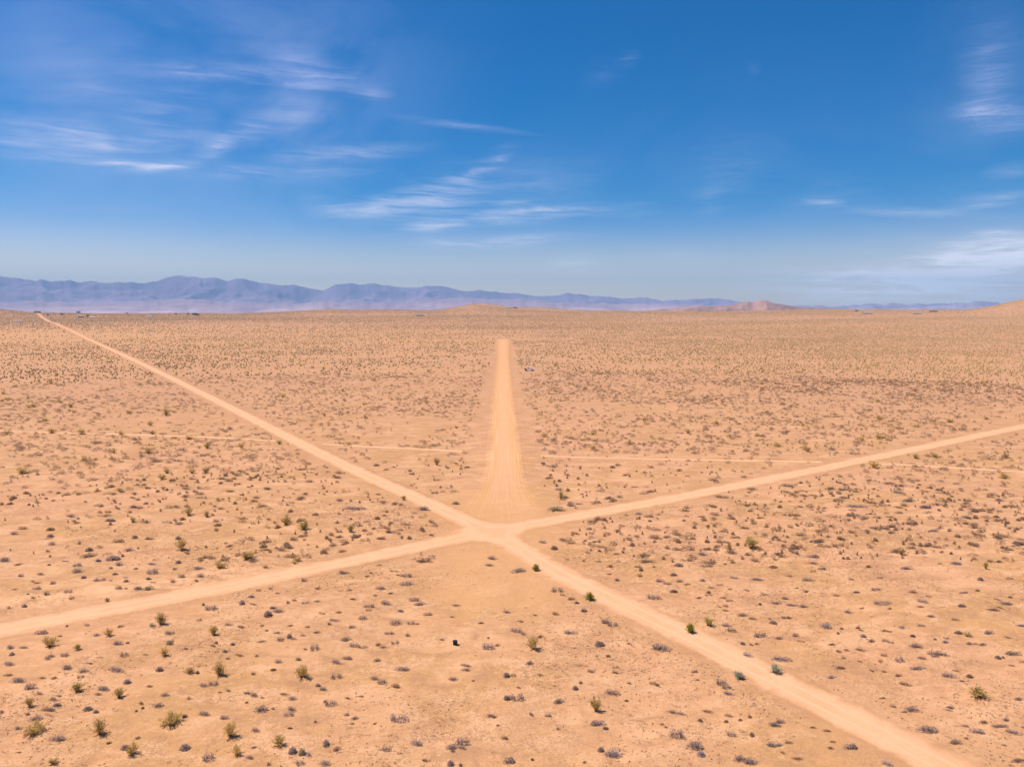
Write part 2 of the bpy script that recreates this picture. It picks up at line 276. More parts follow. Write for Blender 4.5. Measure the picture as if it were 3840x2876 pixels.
# ---------------------------------------------------------------- node helpers
class NT:
    def __init__(s, nt): s.nt = nt; s.L = nt.links.new
    def n(s, t, **kw):
        nd = s.nt.nodes.new(t)
        for k, v in kw.items(): setattr(nd, k, v)
        return nd
    def put(s, sock, v):
        if isinstance(v, bpy.types.NodeSocket): s.L(v, sock)
        elif v is not None: sock.default_value = v
    def math(s, op, a, b=None, c=None, clamp=False):
        nd = s.n('ShaderNodeMath', operation=op, use_clamp=clamp)
        for i, v in enumerate((a, b, c)):
            if v is not None: s.put(nd.inputs[i], v)
        return nd.outputs[0]
    def mix(s, f, a, b, blend='MIX'):
        nd = s.n('ShaderNodeMix', data_type='RGBA', blend_type=blend)
        s.put(nd.inputs[0], f); s.put(nd.inputs[6], a); s.put(nd.inputs[7], b)
        return nd.outputs[2]
    def noise(s, vec, scale, detail=3, rough=0.55, dist=0.0):
        nd = s.n('ShaderNodeTexNoise'); s.put(nd.inputs['Vector'], vec)
        nd.inputs['Scale'].default_value = scale; nd.inputs['Detail'].default_value = detail
        nd.inputs['Roughness'].default_value = rough; nd.inputs['Distortion'].default_value = dist
        return nd.outputs['Fac']
    def ramp(s, f, lo, hi, a=0.0, b=1.0):
        nd = s.n('ShaderNodeMapRange', interpolation_type='SMOOTHSTEP'); s.put(nd.inputs[0], f)
        for i, v in enumerate((lo, hi, a, b)): nd.inputs[i + 1].default_value = v
        return nd.outputs[0]
    def attr(s, name):
        return s.n('ShaderNodeAttribute', attribute_name=name, attribute_type='GEOMETRY').outputs['Fac']
    def scale(s, vec, sc):
        nd = s.n('ShaderNodeMapping'); s.put(nd.inputs['Vector'], vec); nd.inputs['Scale'].default_value = sc
        return nd.outputs[0]
def rgb(r, g, b): return (r, g, b, 1.0)
def new_mat(name, rough=0.95, spec=0.15):
    m = bpy.data.materials.new(name); m.use_nodes = True; nt = NT(m.node_tree)
    b = m.node_tree.nodes['Principled BSDF']; b.inputs['Roughness'].default_value = rough
    b.inputs['Specular IOR Level'].default_value = spec
    return m, nt, b
def simple(name, c, rough=0.8, var=0.12, scale=3.0, metal=0.0, spec=0.3):
    m, nt, b = new_mat(name, rough, spec); b.inputs['Metallic'].default_value = metal
    pos = nt.n('ShaderNodeTexCoord').outputs['Object']
    f = nt.noise(pos, scale, 4)
    nt.put(b.inputs['Base Color'], nt.mix(nt.ramp(f, .3, .7), rgb(*[v * (1 - var) for v in c]), rgb(*[min(1, v * (1 + var)) for v in c])))
    return m

def gk(r, g, b): return (min(.9, r * .785), g * .70, b * .578, 1.0)
def along_r(nt, pos):
    ap = nt.n('ShaderNodeSeparateXYZ'); nt.L(pos, ap.inputs[0]); al = nt.n('ShaderNodeCombineXYZ')
    nt.L(nt.math('MULTIPLY', nt.attr('verge'), 1.5), al.inputs[0]); nt.L(nt.math('MULTIPLY', ap.outputs[0], .05), al.inputs[1]); nt.L(nt.math('MULTIPLY', ap.outputs[1], .05), al.inputs[2])
    return al.outputs[0]
def ground_color(nt, pos):
    A = gk(.690, .400, .232); OC = gk(.625, .362, .170); PALE = gk(.775, .475, .300); BR = gk(.50, .285, .175); PINK = gk(.70, .385, .25)
    n0 = nt.noise(pos, .006, 4); n1 = nt.noise(pos, .045, 4, .6); n2 = nt.noise(nt.scale(pos, (.55, 1, 1)), .28, 5, .62, .6); n3 = nt.noise(pos, 1.1, 4, .65); n4 = nt.noise(pos, 4.5, 3, .6)
    c = nt.mix(nt.ramp(n0, .4, .62), A, PINK)
    c = nt.mix(nt.ramp(n1, .44, .62, 0, .9), c, OC)
    c = nt.mix(nt.ramp(n2, .47, .64, 0, .95), c, PALE)
    c = nt.mix(nt.ramp(n2, .47, .34, 0, .7), c, BR)
    gate = nt.ramp(nt.noise(pos, .09, 3, .6), .40, .60, .25, 1)
    c = nt.mix(nt.math('MULTIPLY', gate, nt.ramp(n3, .50, .64, 0, .75)), c, BR)
    c = nt.mix(nt.math('MULTIPLY', gate, nt.ramp(n4, .46, .60, 0, .85)), c, BR)
    c = nt.mix(nt.ramp(n3, .30, .44, .6, 0), c, PALE)
    ap = nt.n('ShaderNodeSeparateXYZ'); nt.L(pos, ap.inputs[0]); along = nt.n('ShaderNodeCombineXYZ')
    nt.L(nt.math('MULTIPLY', nt.attr('verge'), 1.5), along.inputs[0]); nt.L(nt.math('MULTIPLY', ap.outputs[0], .07), along.inputs[1]); nt.L(nt.math('MULTIPLY', ap.outputs[1], .07), along.inputs[2])
    rut = nt.noise(along.outputs[0], 1.0, 4, .6)
    c = nt.mix(nt.math('MULTIPLY', nt.ramp(nt.attr('verge'), 10, 5), nt.ramp(rut, .47, .62, 0, .75)), c, gk(.56, .32, .185))
    c = nt.mix(nt.math('MULTIPLY', nt.attr('wash'), nt.ramp(n2, .35, .6)), c, gk(.88, .545, .35))
    # disturbed verge of the roads
    v = nt.attr('verge')
    nv = nt.noise(pos, .9, 4, .7)
    vm = nt.math('MULTIPLY', nt.ramp(v, 11.0, 4.0), nt.ramp(nv, .38, .62))
    c = nt.mix(nt.math('MULTIPLY', vm, .55), c, gk(.60, .345, .20))
    berm = nt.math('MULTIPLY', nt.math('MULTIPLY', nt.ramp(v, 2.3, 3.0), nt.ramp(v, 4.2, 3.2)), nt.ramp(n1, .42, .6))
    c = nt.mix(nt.math('MULTIPLY', berm, .45), c, gk(.50, .28, .16))
    c = nt.mix(nt.math('MULTIPLY', nt.attr('clr'), nt.ramp(n2, .25, .6, 1, .6)), c, gk(.68, .392, .205))
    c = nt.mix(nt.math('MULTIPLY', nt.attr('yel'), .75), c, gk(.74, .43, .20))
    c = nt.mix(nt.math('MULTIPLY', nt.attr('brown'), nt.ramp(n0, .35, .6, .65, .95)), c, gk(.56, .325, .215))
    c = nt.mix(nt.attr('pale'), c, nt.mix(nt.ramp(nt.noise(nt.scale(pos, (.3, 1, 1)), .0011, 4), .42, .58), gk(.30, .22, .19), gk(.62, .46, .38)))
    h = nt.math('ADD', nt.math('MULTIPLY', n3, .22), nt.math('MULTIPLY', n4, .07))
    h = nt.math('ADD', h, nt.math('MULTIPLY', n2, .5))
    return c, h

# ground
m_ground, nt, b = new_mat("desert_sand", .97, .08)
pos = nt.n('ShaderNodeNewGeometry').outputs['Position']
c, h = ground_color(nt, pos); nt.put(b.inputs['Base Color'], c)
bp = nt.n('ShaderNodeBump'); bp.inputs['Strength'].default_value = .9; bp.inputs['Distance'].default_value = .7
nt.L(h, bp.inputs['Height']); nt.L(bp.outputs[0], b.inputs['Normal'])
V = np.stack([GX, GY, GZ], -1).reshape(-1, 3)
nc = len(TH)
Fq = grid_faces(len(RR), nc, wrap=True)
Vc = np.vstack([V, [[0, 0, float(GZ[0].mean())]]])
ga = ground_attrs(Vc[:, 0], Vc[:, 1])
# close the centre with thin quads
cen = len(V); jj = np.arange(0, nc - 1, 2)
Fq = np.vstack([Fq, np.stack([jj, np.full(len(jj), cen), (jj + 2) % nc, jj + 1], -1)])[:, ::-1]
link("ground", mesh_np("ground", Vc, Fq, 4, ga, True), m_ground, kind="structure")

# roads ------------------------------------------------------------
m_road, nt, b = new_mat("graded_dirt", .95, .08)
pos = nt.n('ShaderNodeNewGeometry').outputs['Position']
gc, gh = ground_color(nt, pos)
v = nt.attr('verge')
wob = nt.math('MULTIPLY', nt.math('SUBTRACT', nt.noise(pos, .35, 6, .7), .5), 3.6)
vv = nt.math('ADD', v, wob)
nr = nt.noise(pos, .22, 4); nr2 = nt.noise(pos, 1.6, 4, .6)
rc = nt.mix(nt.ramp(nr, .38, .62), gk(.905, .520, .352), gk(.850, .470, .305))
rc = nt.mix(nt.ramp(nr2, .46, .68, 0, .5), rc, gk(.74, .425, .26))
lane = nt.math('ABSOLUTE', nt.math('SUBTRACT', v, 1.0))
rc = nt.mix(nt.math('MULTIPLY', nt.ramp(lane, .0, .45, .75, 0), nt.ramp(nr, .35, .6, .3, 1)), rc, gk(.95, .57, .40))
rut2 = nt.noise(nt.scale(along_r(nt, pos), (1.9, 1, 1)), 1.0, 4, .6)
rc = nt.mix(nt.ramp(rut2, .48, .64, 0, .5), rc, gk(.80, .455, .275))
mk = nt.ramp(vv, HW - .6, HW + .8, 1, 0)
nt.put(b.inputs['Base Color'], nt.mix(mk, gc, rc))
bp = nt.n('ShaderNodeBump'); bp.inputs['Strength'].default_value = .25; bp.inputs['Distance'].default_value = .25
nt.L(nt.math('MULTIPLY', nr2, .4), bp.inputs['Height']); nt.L(bp.outputs[0], b.inputs['Normal'])

def lin(r): return 0.02 + r * 1.6e-4
def resample(poly, step):
    out = [poly[0]]
    for a, bb in zip(poly[:-1], poly[1:]):
        L = np.linalg.norm(bb - a); n = max(1, int(L / step(np.hypot(*a))))
        for k in range(1, n + 1): out.append(a + (bb - a) * k / n)
    return np.array(out)
def smooth_poly(p, it=3):
    for _ in range(it):
        q = [p[0]]
        for a, bb in zip(p[:-1], p[1:]): q += [a * .75 + bb * .25, a * .25 + bb * .75]
        q.append(p[-1]); p = np.array(q)
    return p
road1 = smooth_poly(road1); road2 = smooth_poly(road2); trail = smooth_poly(trail); 
def strip(poly, half, nu, keep=None, up=0.0):
    """a ribbon mesh of nu columns; half may be an array"""
    d = np.gradient(poly, axis=0); d /= np.linalg.norm(d, axis=1)[:, None]
    nrm = np.stack([-d[:, 1], d[:, 0]], -1)
    u = np.linspace(-1, 1, nu); hw = np.broadcast_to(half, (len(poly),))
    X = poly[:, 0, None] + nrm[:, 0, None] * u[None] * hw[:, None]; Y = poly[:, 1, None] + nrm[:, 1, None] * u[None] * hw[:, None]
    Z = zg(X, Y) + lin(np.hypot(X, Y)) + up
    s = np.concatenate([[0], np.cumsum(np.linalg.norm(np.diff(poly, axis=0), axis=1))])
    U = np.broadcast_to(u[None] * hw[:, None], X.shape); S = np.broadcast_to(s[:, None], X.shape)
    return X, Y, Z, U, S
Vs, Fs, off = [], [], 0
g = np.arange(-150, 150.01, .5); g2x, g2y = np.meshgrid(g, g, indexing='ij')
a1 = math.atan2(*(road1[-20] - np.array(J))[::-1])
GXr = J[0] + g2x * math.cos(a1) - g2y * math.sin(a1); GYr = J[1] + g2x * math.sin(a1) + g2y * math.cos(a1)
dd = droad(GXr, GYr); n_ = len(g)
Fg = grid_faces(n_, n_); keep = (dd.ravel()[Fg].min(1) < HW + 1.5) & (np.hypot(g2x, g2y).ravel()[Fg].max(1) < 150); Fg = Fg[keep]
use = np.unique(Fg); mp = -np.ones(n_ * n_, int); mp[use] = np.arange(len(use))
xr, yr = GXr.ravel()[use], GYr.ravel()[use]
Vs.append(np.stack([xr, yr, zg(xr, yr) + lin(np.hypot(xr, yr))], -1)); Fs.append(mp[Fg]); off = len(use)
for poly in (road1, road2):
    p = resample(poly, lambda r: max(1.5, r * .008))
    dj = np.hypot(p[:, 0] - J[0], p[:, 1] - J[1])
    runs = np.nonzero(dj > 146)[0]
    for seg in np.split(runs, np.nonzero(np.diff(runs) > 1)[0] + 1):
        if len(seg) < 3: continue
        X, Y, Z, U, S = strip(p[seg], HW + 1.7, 9, up=.006)
        Vs.append(np.stack([X, Y, Z], -1).reshape(-1, 3)); Fs.append(grid_faces(*X.shape) + off); off += X.size
Vr = np.vstack(Vs); Fr = np.vstack(Fs)
de = droad(Vr[:, 0], Vr[:, 1]); Vr[:, 2] -= (.05 + lin(np.hypot(Vr[:, 0], Vr[:, 1]))) * ss(HW + 1.0, HW + 1.6, de)
ra = ground_attrs(Vr[:, 0], Vr[:, 1])
link("dirt_road", mesh_np("dirt_road", Vr, Fr, 4, ra, True), m_road, kind="structure")

# sandy strip ------------------------------------------------------
m_track, nt, b = new_mat("strip_sand", .97, .06)
pos = nt.n('ShaderNodeNewGeometry').outputs['Position']
gc, gh = ground_color(nt, pos)
U = nt.attr('u'); S = nt.attr('s'); W = nt.attr('hw')
cmb = nt.n('ShaderNodeCombineXYZ'); nt.L(nt.math('DIVIDE', U, W), cmb.inputs[0]); nt.L(nt.math('MULTIPLY', S, .004), cmb.inputs[1])
st = nt.noise(cmb.outputs[0], 5.5, 4, .65); st2 = nt.noise(nt.scale(cmb.outputs[0], (1, .4, 1)), 15, 3, .6)
tcx = None
mid = nt.ramp(nt.math('ABSOLUTE', nt.math('DIVIDE', U, W)), .75, .12)
tc = nt.mix(mid, gk(.735, .415, .20), gk(.775, .45, .275))
tc = nt.mix(nt.math('MULTIPLY', nt.ramp(st2, .47, .60, 0, .85), nt.ramp(S, 620, 60)), tc, gk(.86, .52, .34))
tc = nt.mix(nt.ramp(st, .5, .68, 0, .6), tc, gk(.73, .42, .205))
en = nt.math('MULTIPLY', nt.math('SUBTRACT', nt.noise(pos, .25, 6, .7), .5), 1.1)
edge = nt.ramp(nt.math('ADD', nt.math('ABSOLUTE', nt.math('DIVIDE', U, W)), en), .60, 1.0, 1, 0)
endf = nt.math('MULTIPLY', nt.ramp(nt.math('ADD', S, nt.math('MULTIPLY', en, 26)), 3, 24), 1)
fade = nt.math('MULTIPLY', edge, nt.ramp(S, 2, 75, .38, 1))
nt.put(b.inputs['Base Color'], nt.mix(nt.math('MULTIPLY', fade, endf), gc, tc))
bp = nt.n('ShaderNodeBump'); bp.inputs['Strength'].default_value = .3; bp.inputs['Distance'].default_value = .3
nt.L(st2, bp.inputs['Height']); nt.L(bp.outputs[0], b.inputs['Normal'])
tp = resample(track, lambda r: max(1.0, r * .008))
sd = np.concatenate([[0], np.cumsum(np.linalg.norm(np.diff(tp, axis=0), axis=1))])
hwv = 5.9 + 4.5 * np.exp(-(sd / 16.0) ** 1.2) + 4.0 * ss(400, 930, sd)
tp[0] += (tp[0] - tp[1]) * 7
X, Y, Z, Ua, Sa = strip(tp, hwv, 25, up=-.014); Z = Z - .08 * ss(.93, 1.0, np.abs(Ua) / hwv[:, None])
ta = ground_attrs(X.ravel(), Y.ravel()); ta.update(u=Ua, s=Sa, hw=np.broadcast_to(hwv[:, None], X.shape))
link("dirt_track", mesh_np("dirt_track", np.stack([X, Y, Z], -1).reshape(-1, 3), grid_faces(*X.shape), 4, ta, True), m_track, kind="structure")

# thin trail -------------------------------------------------------
m_trail, nt, b = new_mat("trail_sand", .97, .06)
pos = nt.n('ShaderNodeNewGeometry').outputs['Position']
gc, gh = ground_color(nt, pos); U = nt.attr('u')
br = nt.ramp(nt.noise(pos, .05, 4, .6), .30, .42)
ed = nt.ramp(nt.math('ADD', nt.math('ABSOLUTE', U), nt.math('MULTIPLY', nt.noise(pos, .8, 3), .8)), .7, 1.4, 1, 0)
nt.put(b.inputs['Base Color'], nt.mix(nt.math('MULTIPLY', br, ed), gc, gk(.92, .57, .38)))
tr = resample(trail, lambda r: max(1.5, r * .008))
X, Y, Z, Ua, Sa = strip(tr, 1.2, 7); Z = Z - .08 * ss(.95, 1.2, np.abs(Ua))
away = (droad(X, Y).min(1) > HW + 1.2) & (pdist(X, Y, track).min(1) > 9.5)
Fq = grid_faces(*X.shape); rows = np.repeat(np.arange(X.shape[0] - 1), X.shape[1] - 1); Fq = Fq[away[rows] & away[rows + 1]]
ta = ground_attrs(X.ravel(), Y.ravel()); ta.update(u=Ua)
link("path", mesh_np("path", np.stack([X, Y, Z], -1).reshape(-1, 3), Fq, 4, ta, True), m_trail, kind="structure")

# ---------------------------------------------------------------- mountains
def rng_mesh(name, prof, R, depth, back, mat, ncol, nrow, seed, x0=-200, x1=2420, base=-66.0, rough=.3, lam=1500):
    prof = np.array(prof, float); xs = np.linspace(x0, x1, ncol)
    ang = np.arctan2((xs * K - CX) / F, 1.0)
    el = (666.0 - np.interp(xs, prof[:, 0], prof[:, 1])) * 0.46228 / F * np.cos(ang)
    crest = H + el * R + (fbm(xs, xs * 0, 26, 4, seed + 3) * R * .0027 if R > 9000 else 0)
    t = np.concatenate([np.linspace(-1, 0, nrow), np.linspace(0, 1, nrow // 3)[1:]])
    rr = R + np.where(t < 0, t * depth, t * back)
    A, T = np.meshgrid(ang, t, indexing='xy'); Rg = np.broadcast_to(rr[:, None], A.shape)
    X = Rg * np.sin(A); Y = Rg * np.cos(A)
    s = np.where(T < 0, (1 + T) ** 1.7, (1 - T) ** 1.2)
    ridge = 1 - 2 * np.abs(fbm(X * 1.0, Y * .55, lam, 5, seed))
    C = np.broadcast_to(crest[None], A.shape)
    env = np.clip(4 * s * (1 - s), 0, 1)
    Z = base + (C - base) * s * (1 - rough * env * (1 - ridge) * 2.6)
    hh = (Z - base) / (C.max() - base)
    o = link(name, mesh_np(name, np.stack([X, Y, Z], -1).reshape(-1, 3), grid_faces(*A.shape)[:, ::-1], 4, dict(hh=hh), True), mat, kind="structure")
    return o
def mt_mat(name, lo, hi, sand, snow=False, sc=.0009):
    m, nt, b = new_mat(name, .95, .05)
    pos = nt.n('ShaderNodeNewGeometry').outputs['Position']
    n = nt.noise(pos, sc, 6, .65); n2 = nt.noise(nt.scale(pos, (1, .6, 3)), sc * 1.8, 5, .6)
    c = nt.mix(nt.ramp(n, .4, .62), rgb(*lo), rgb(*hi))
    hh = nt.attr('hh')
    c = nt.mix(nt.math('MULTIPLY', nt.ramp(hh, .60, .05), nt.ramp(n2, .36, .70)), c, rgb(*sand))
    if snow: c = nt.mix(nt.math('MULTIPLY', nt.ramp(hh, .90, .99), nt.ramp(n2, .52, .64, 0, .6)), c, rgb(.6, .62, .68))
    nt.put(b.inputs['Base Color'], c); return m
MTN = [(-500,585),(-200,590),(0,597),(60,602),(130,607),(200,610),(260,612),(330,611),(352,606),(370,600),(400,596),(440,600),(480,603),(500,605),(520,602),(560,607),(600,615),(640,616),(680,624),(700,627),(730,617),(770,613),(810,614),(850,620),(880,624),(920,617),(950,619),(1000,627),(1040,628),(1100,632),(1150,637),(1200,637),(1230,634),(1290,638),(1340,645),(1380,644),(1430,648),(1480,646),(1530,643),(1570,648),(1620,656),(1680,660),(1760,661),(1850,660),(1900,656),(1950,655),(2000,656),(2080,652),(2130,650),(2170,656),(2212,659),(2500,655)]
mA = mt_mat("haze_tinted_rock", (.20, .155, .235), (.27, .20, .28), (.44, .31, .37), True)  # bluish violet of the distance haze is put into the rock colour
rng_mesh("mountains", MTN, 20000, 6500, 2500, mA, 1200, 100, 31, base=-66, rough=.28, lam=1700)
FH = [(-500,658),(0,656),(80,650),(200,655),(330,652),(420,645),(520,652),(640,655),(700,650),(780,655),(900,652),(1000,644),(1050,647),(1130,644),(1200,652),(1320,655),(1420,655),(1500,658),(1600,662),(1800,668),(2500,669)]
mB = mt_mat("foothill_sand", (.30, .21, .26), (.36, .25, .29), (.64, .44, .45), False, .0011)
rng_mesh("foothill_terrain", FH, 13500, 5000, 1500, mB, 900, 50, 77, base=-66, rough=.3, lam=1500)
BT = [(1380,671),(1440,667),(1480,663),(1510,661),(1560,660),(1585,657),(1600,653),(1612,651),(1625,652),(1640,648),(1652,648.5),(1668,655),(1690,658),(1715,662),(1780,666),(1850,668),(1900,671)]
mC = mt_mat("red_butte_rock", (.26, .14, .115), (.40, .22, .17), (.46, .29, .22), False, .004)
rng_mesh("hills", BT, 6600, 1400, 700, mC, 260, 40, 91, x0=1380, x1=1900, base=-62, rough=.3, lam=260)

# ---------------------------------------------------------------- haze
mh = bpy.data.materials.new("haze_air"); mh.use_nodes = True; t_ = mh.node_tree; t_.nodes.clear()
o_ = t_.nodes.new('ShaderNodeOutputMaterial'); pv = t_.nodes.new('ShaderNodeVolumePrincipled')
pv.inputs['Color'].default_value = HAZE_COL; pv.inputs['Density'].default_value = HAZE_D; pv.inputs['Anisotropy'].default_value = 0.0
t_.links.new(pv.outputs[0], o_.inputs['Volume'])
hb = 26500.0; zb, zt = -75.0, 1130.0
vx = [(sx * hb, sy * hb, z) for z in (zb, zt) for sx, sy in ((-1, -1), (1, -1), (1, 1), (-1, 1))]
fx = [(0, 3, 2, 1), (4, 5, 6, 7), (0, 1, 5, 4), (1, 2, 6, 5), (2, 3, 7, 6), (3, 0, 4, 7)]
if HAZE_ON: link("haze", mesh_np("haze", vx, fx), mh, kind="stuff")

# ---------------------------------------------------------------- shrub meshes
def grey_proto(seed, ring=False, nb=110, nl=300, lumps=3, fat=1.0):
    r = np.random.default_rng(seed)
    V, T = [], []
    cen = [(r.uniform(-.26, .26), r.uniform(-.26, .26), r.uniform(.22, .34), r.uniform(.6, 1.0)) for _ in range(lumps)]
    if ring: cen = [(math.cos(a) * .33, math.sin(a) * .33, .17, r.uniform(.5, 1)) for a in np.arange(0, 6.28, .9) + r.uniform(0, 1) if r.random() < .85]
    def tri(p, q, w):
        d = q - p; s = np.cross(d, r.normal(size=3)); s /= (np.linalg.norm(s) + 1e-9)
        k = len(V); V.extend([p - s * w, p + s * w, q]); T.append((k, k + 1, k + 2))
    for i in range(nb):
        cx, cy, cr, ch = cen[r.integers(len(cen))]
        d = r.normal(size=3); d[2] = abs(d[2]) + .15; d /= np.linalg.norm(d)
        base = np.array([cx + r.normal() * .03, cy + r.normal() * .03, 0]); tip = np.array([cx + d[0] * cr, cy + d[1] * cr, d[2] * ch])
        tri(base, tip * r.uniform(.85, 1.08), .012)
    for i in range(nl):
        cx, cy, cr, ch = cen[r.integers(len(cen))]
        d = r.normal(size=3); d[2] = abs(d[2]); d /= np.linalg.norm(d); k = r.uniform(.45, 1.0) ** .5
        p = np.array([cx + d[0] * cr * k, cy + d[1] * cr * k, max(.0, d[2] * ch * k)])
        tri(p, p + d * np.array([1, 1, 1]) * r.uniform(.05, .12) * fat + r.normal(size=3) * .035 * fat, r.uniform(.015, .035) * fat)
    V = np.array(V); V[:, 2] = np.clip(V[:, 2], -.02, None)
    m = np.percentile(np.abs(V[:, :2]), 88, axis=0) * 2; V[:, :2] /= m; V[:, 2] /= np.percentile(V[:, 2], 93)
    return V, np.array(T)
GP = [grey_proto(100 + i, False, lumps=1 + i % 4) for i in range(8)] + [grey_proto(200 + i, True) for i in range(4)]
GPm = [grey_proto(300 + i, i == 3, 10, 46, 1 + i % 3, 2.2) for i in range(5)]
def blob(seed):
    r = np.random.default_rng(seed); n = 4
    a = np.arange(n) / n * 6.283; ra = r.uniform(.32, .52, n)
    V = [(math.cos(t) * q, math.sin(t) * q, 0) for t, q in zip(a, ra)] + [(math.cos(t + .4) * q * .7, math.sin(t + .4) * q * .7, r.uniform(.55, .9)) for t, q in zip(a, ra)] + [(r.normal() * .05, r.normal() * .05, 1)]
    T = []
    for i in range(n):
        j = (i + 1) % n; T += [(i, j, n + i), (j, n + j, n + i), (n + i, n + j, 2 * n)]
    return np.array(V), np.array(T)
GPf = [blob(400 + i) for i in range(6)]

def leaf_mat(name, dark, light, tip=None):
    m, nt, b = new_mat(name, .85, .12)
    g = nt.n('ShaderNodeNewGeometry'); rnd = g.outputs['Random Per Island']
    oi = nt.n('ShaderNodeObjectInfo')
    c = nt.mix(rnd, rgb(*dark), rgb(*light))
    n = nt.noise(g.outputs['Position'], .6, 2)
    c = nt.mix(nt.ramp(n, .35, .65, 0, .5), c, rgb(*(tip or light)))
    hsv = nt.n('ShaderNodeHueSaturation'); nt.L(c, hsv.inputs['Color'])
    nt.L(nt.math('ADD', nt.math('MULTIPLY', oi.outputs['Random'], .35), .82), hsv.inputs['Value'])
    nt.L(hsv.outputs[0], b.inputs['Base Color'])
    tl = nt.n('ShaderNodeBsdfTranslucent'); nt.L(hsv.outputs[0], tl.inputs['Color']); mx = nt.n('ShaderNodeMixShader'); mx.inputs[0].default_value = .38
    nt.L(b.outputs[0], mx.inputs[1]); nt.L(tl.outputs[0], mx.inputs[2]); nt.L(mx.outputs[0], m.node_tree.nodes['Material Output'].inputs['Surface'])
    return m
M = dict(
    g=leaf_mat("grey_twigs", (.24, .165, .15), (.46, .345, .335), (.34, .27, .22)),
    p=leaf_mat("pale_purple_twigs", (.26, .20, .21), (.50, .42, .44), (.40, .34, .34)),
    e=leaf_mat("grey_green_twigs", (.22, .18, .11), (.42, .35, .22), (.33, .29, .17)),
    b=leaf_mat("dry_brown_twigs", (.24, .13, .085), (.42, .25, .17), (.33, .22, .12)),
    c=leaf_mat("olive_leaves", (.36, .235, .075), (.82, .57, .20), (.64, .45, .14)),
    m=leaf_mat("mixed_dry_twigs", (.29, .175, .11), (.54, .35, .22), (.42, .28, .15)),
    y=leaf_mat("yellow_leaves", (.30, .22, .05), (.58, .42, .12), (.46, .36, .09)),
    G=leaf_mat("bright_leaves", (.15, .16, .012), (.38, .36, .035), (.26, .28, .02)),
    s=leaf_mat("sage_leaves", (.34, .32, .20), (.56, .52, .36), (.46, .44, .30)),
    w=leaf_mat("woody_branches", (.14, .09, .07), (.30, .20, .16)))

def green_proto(seed, dense=False):
    r = np.random.default_rng(seed); FV, FT, BV, BT_ = [], [], [], []
    def tri(V, T, p, q, w):
        d = q - p; s = np.cross(d, r.normal(size=3)); s /= (np.linalg.norm(s) + 1e-9); k = len(V)
        V.extend([p - s * w, p + s * w, q]); T.append((k, k + 1, k + 2))
    nb = 26 if not dense else 40
    for i in range(nb):
        a = r.uniform(0, 6.283); sp = r.uniform(.1, .5) if not dense else r.uniform(.05, .5); hh = r.uniform(.62, 1.0) * (1 - .55 * (sp / .5) ** 2)
        p0 = np.array([math.cos(a), math.sin(a), 0]) * r.uniform(0, .08); p1 = np.array([math.cos(a) * sp * .5, math.sin(a) * sp * .5, hh * .55]); p2 = np.array([math.cos(a) * sp, math.sin(a) * sp, hh])
        for q0, q1, w in ((p0, p1, .014), (p1, p2, .008)):
            tri(BV, BT_, q0, q1, w); tri(BV, BT_, q1, q0, w * .7)
        nl = 26 if not dense else 34
        for k in range(nl):
            t = r.uniform(.25 if not dense else .1, 1.02); c = p1 + (p2 - p1) * (t * 2 - 1) if t > .5 else p0 + (p1 - p0) * t * 2
            c = c + r.normal(size=3) * (.045 if not dense else .06); c[2] = max(c[2], .01)
            d = r.normal(size=3) * .05; d[2] = abs(d[2]) * 1.3 + .02
            tri(FV, FT, c, c + d, r.uniform(.012, .026))
    FV, BV = np.array(FV), np.array(BV)
    s = np.percentile(np.abs(FV[:, :2]), 94, axis=0) * 2; h = np.percentile(FV[:, 2], 96)
    for A in (FV, BV): A[:, :2] /= s; A[:, 2] /= h
    return (FV, np.array(FT)), (BV, np.array(BT_))

def size_of(px, py, w, h, green=False):
    """world size and centre of a plant seen at px, py (foot), w x h pixels"""
    X0, Y0, t0 = flat(px, py)
    X, Y, t = flat(px, py - .23 * h); m = t / F
    a = math.atan2(H, math.hypot(X, Y)); hm = h * m; wm = w * m * (.88 if green else 1)
    if green: d = min(wm, hm * 1.2) * .9; hh = max(.5 * hm, (hm - .55 * d * math.sin(a)) / math.cos(a))
    else: hh = .60 * hm; d = max(.45 * wm, .95 * hm)
    return X, Y, wm, d, hh

TRACED = []; GREENS = []
for (ox, oy), s, txt in TILES:
    for e in txt.split():
        x, y, w, h, k = e.split(','); px, py = (ox + float(x) * s) / 3.75, (oy + float(y) * s) / 3.7546
        TRACED.append([px, py, float(w) * s / 3.75, float(h) * s / 3.75, 'b' if k == 'c' else k])
for (ox, oy), s, L in GREEN:
    for x, y, w, h, k, lab in L:
        GREENS.append([(ox + x * s) / 3.75, (oy + y * s) / 3.7546, w * s / 3.75, h * s / 3.75, k, lab])

greys = sorted([t for t in TRACED if t[4] != 'b'], key=lambda t: -t[2] * t[3])
solo, rest = greys[:300], greys[300:]
browns = sorted([t for t in TRACED if t[4] == 'b'], key=lambda t: -t[2] * t[3])

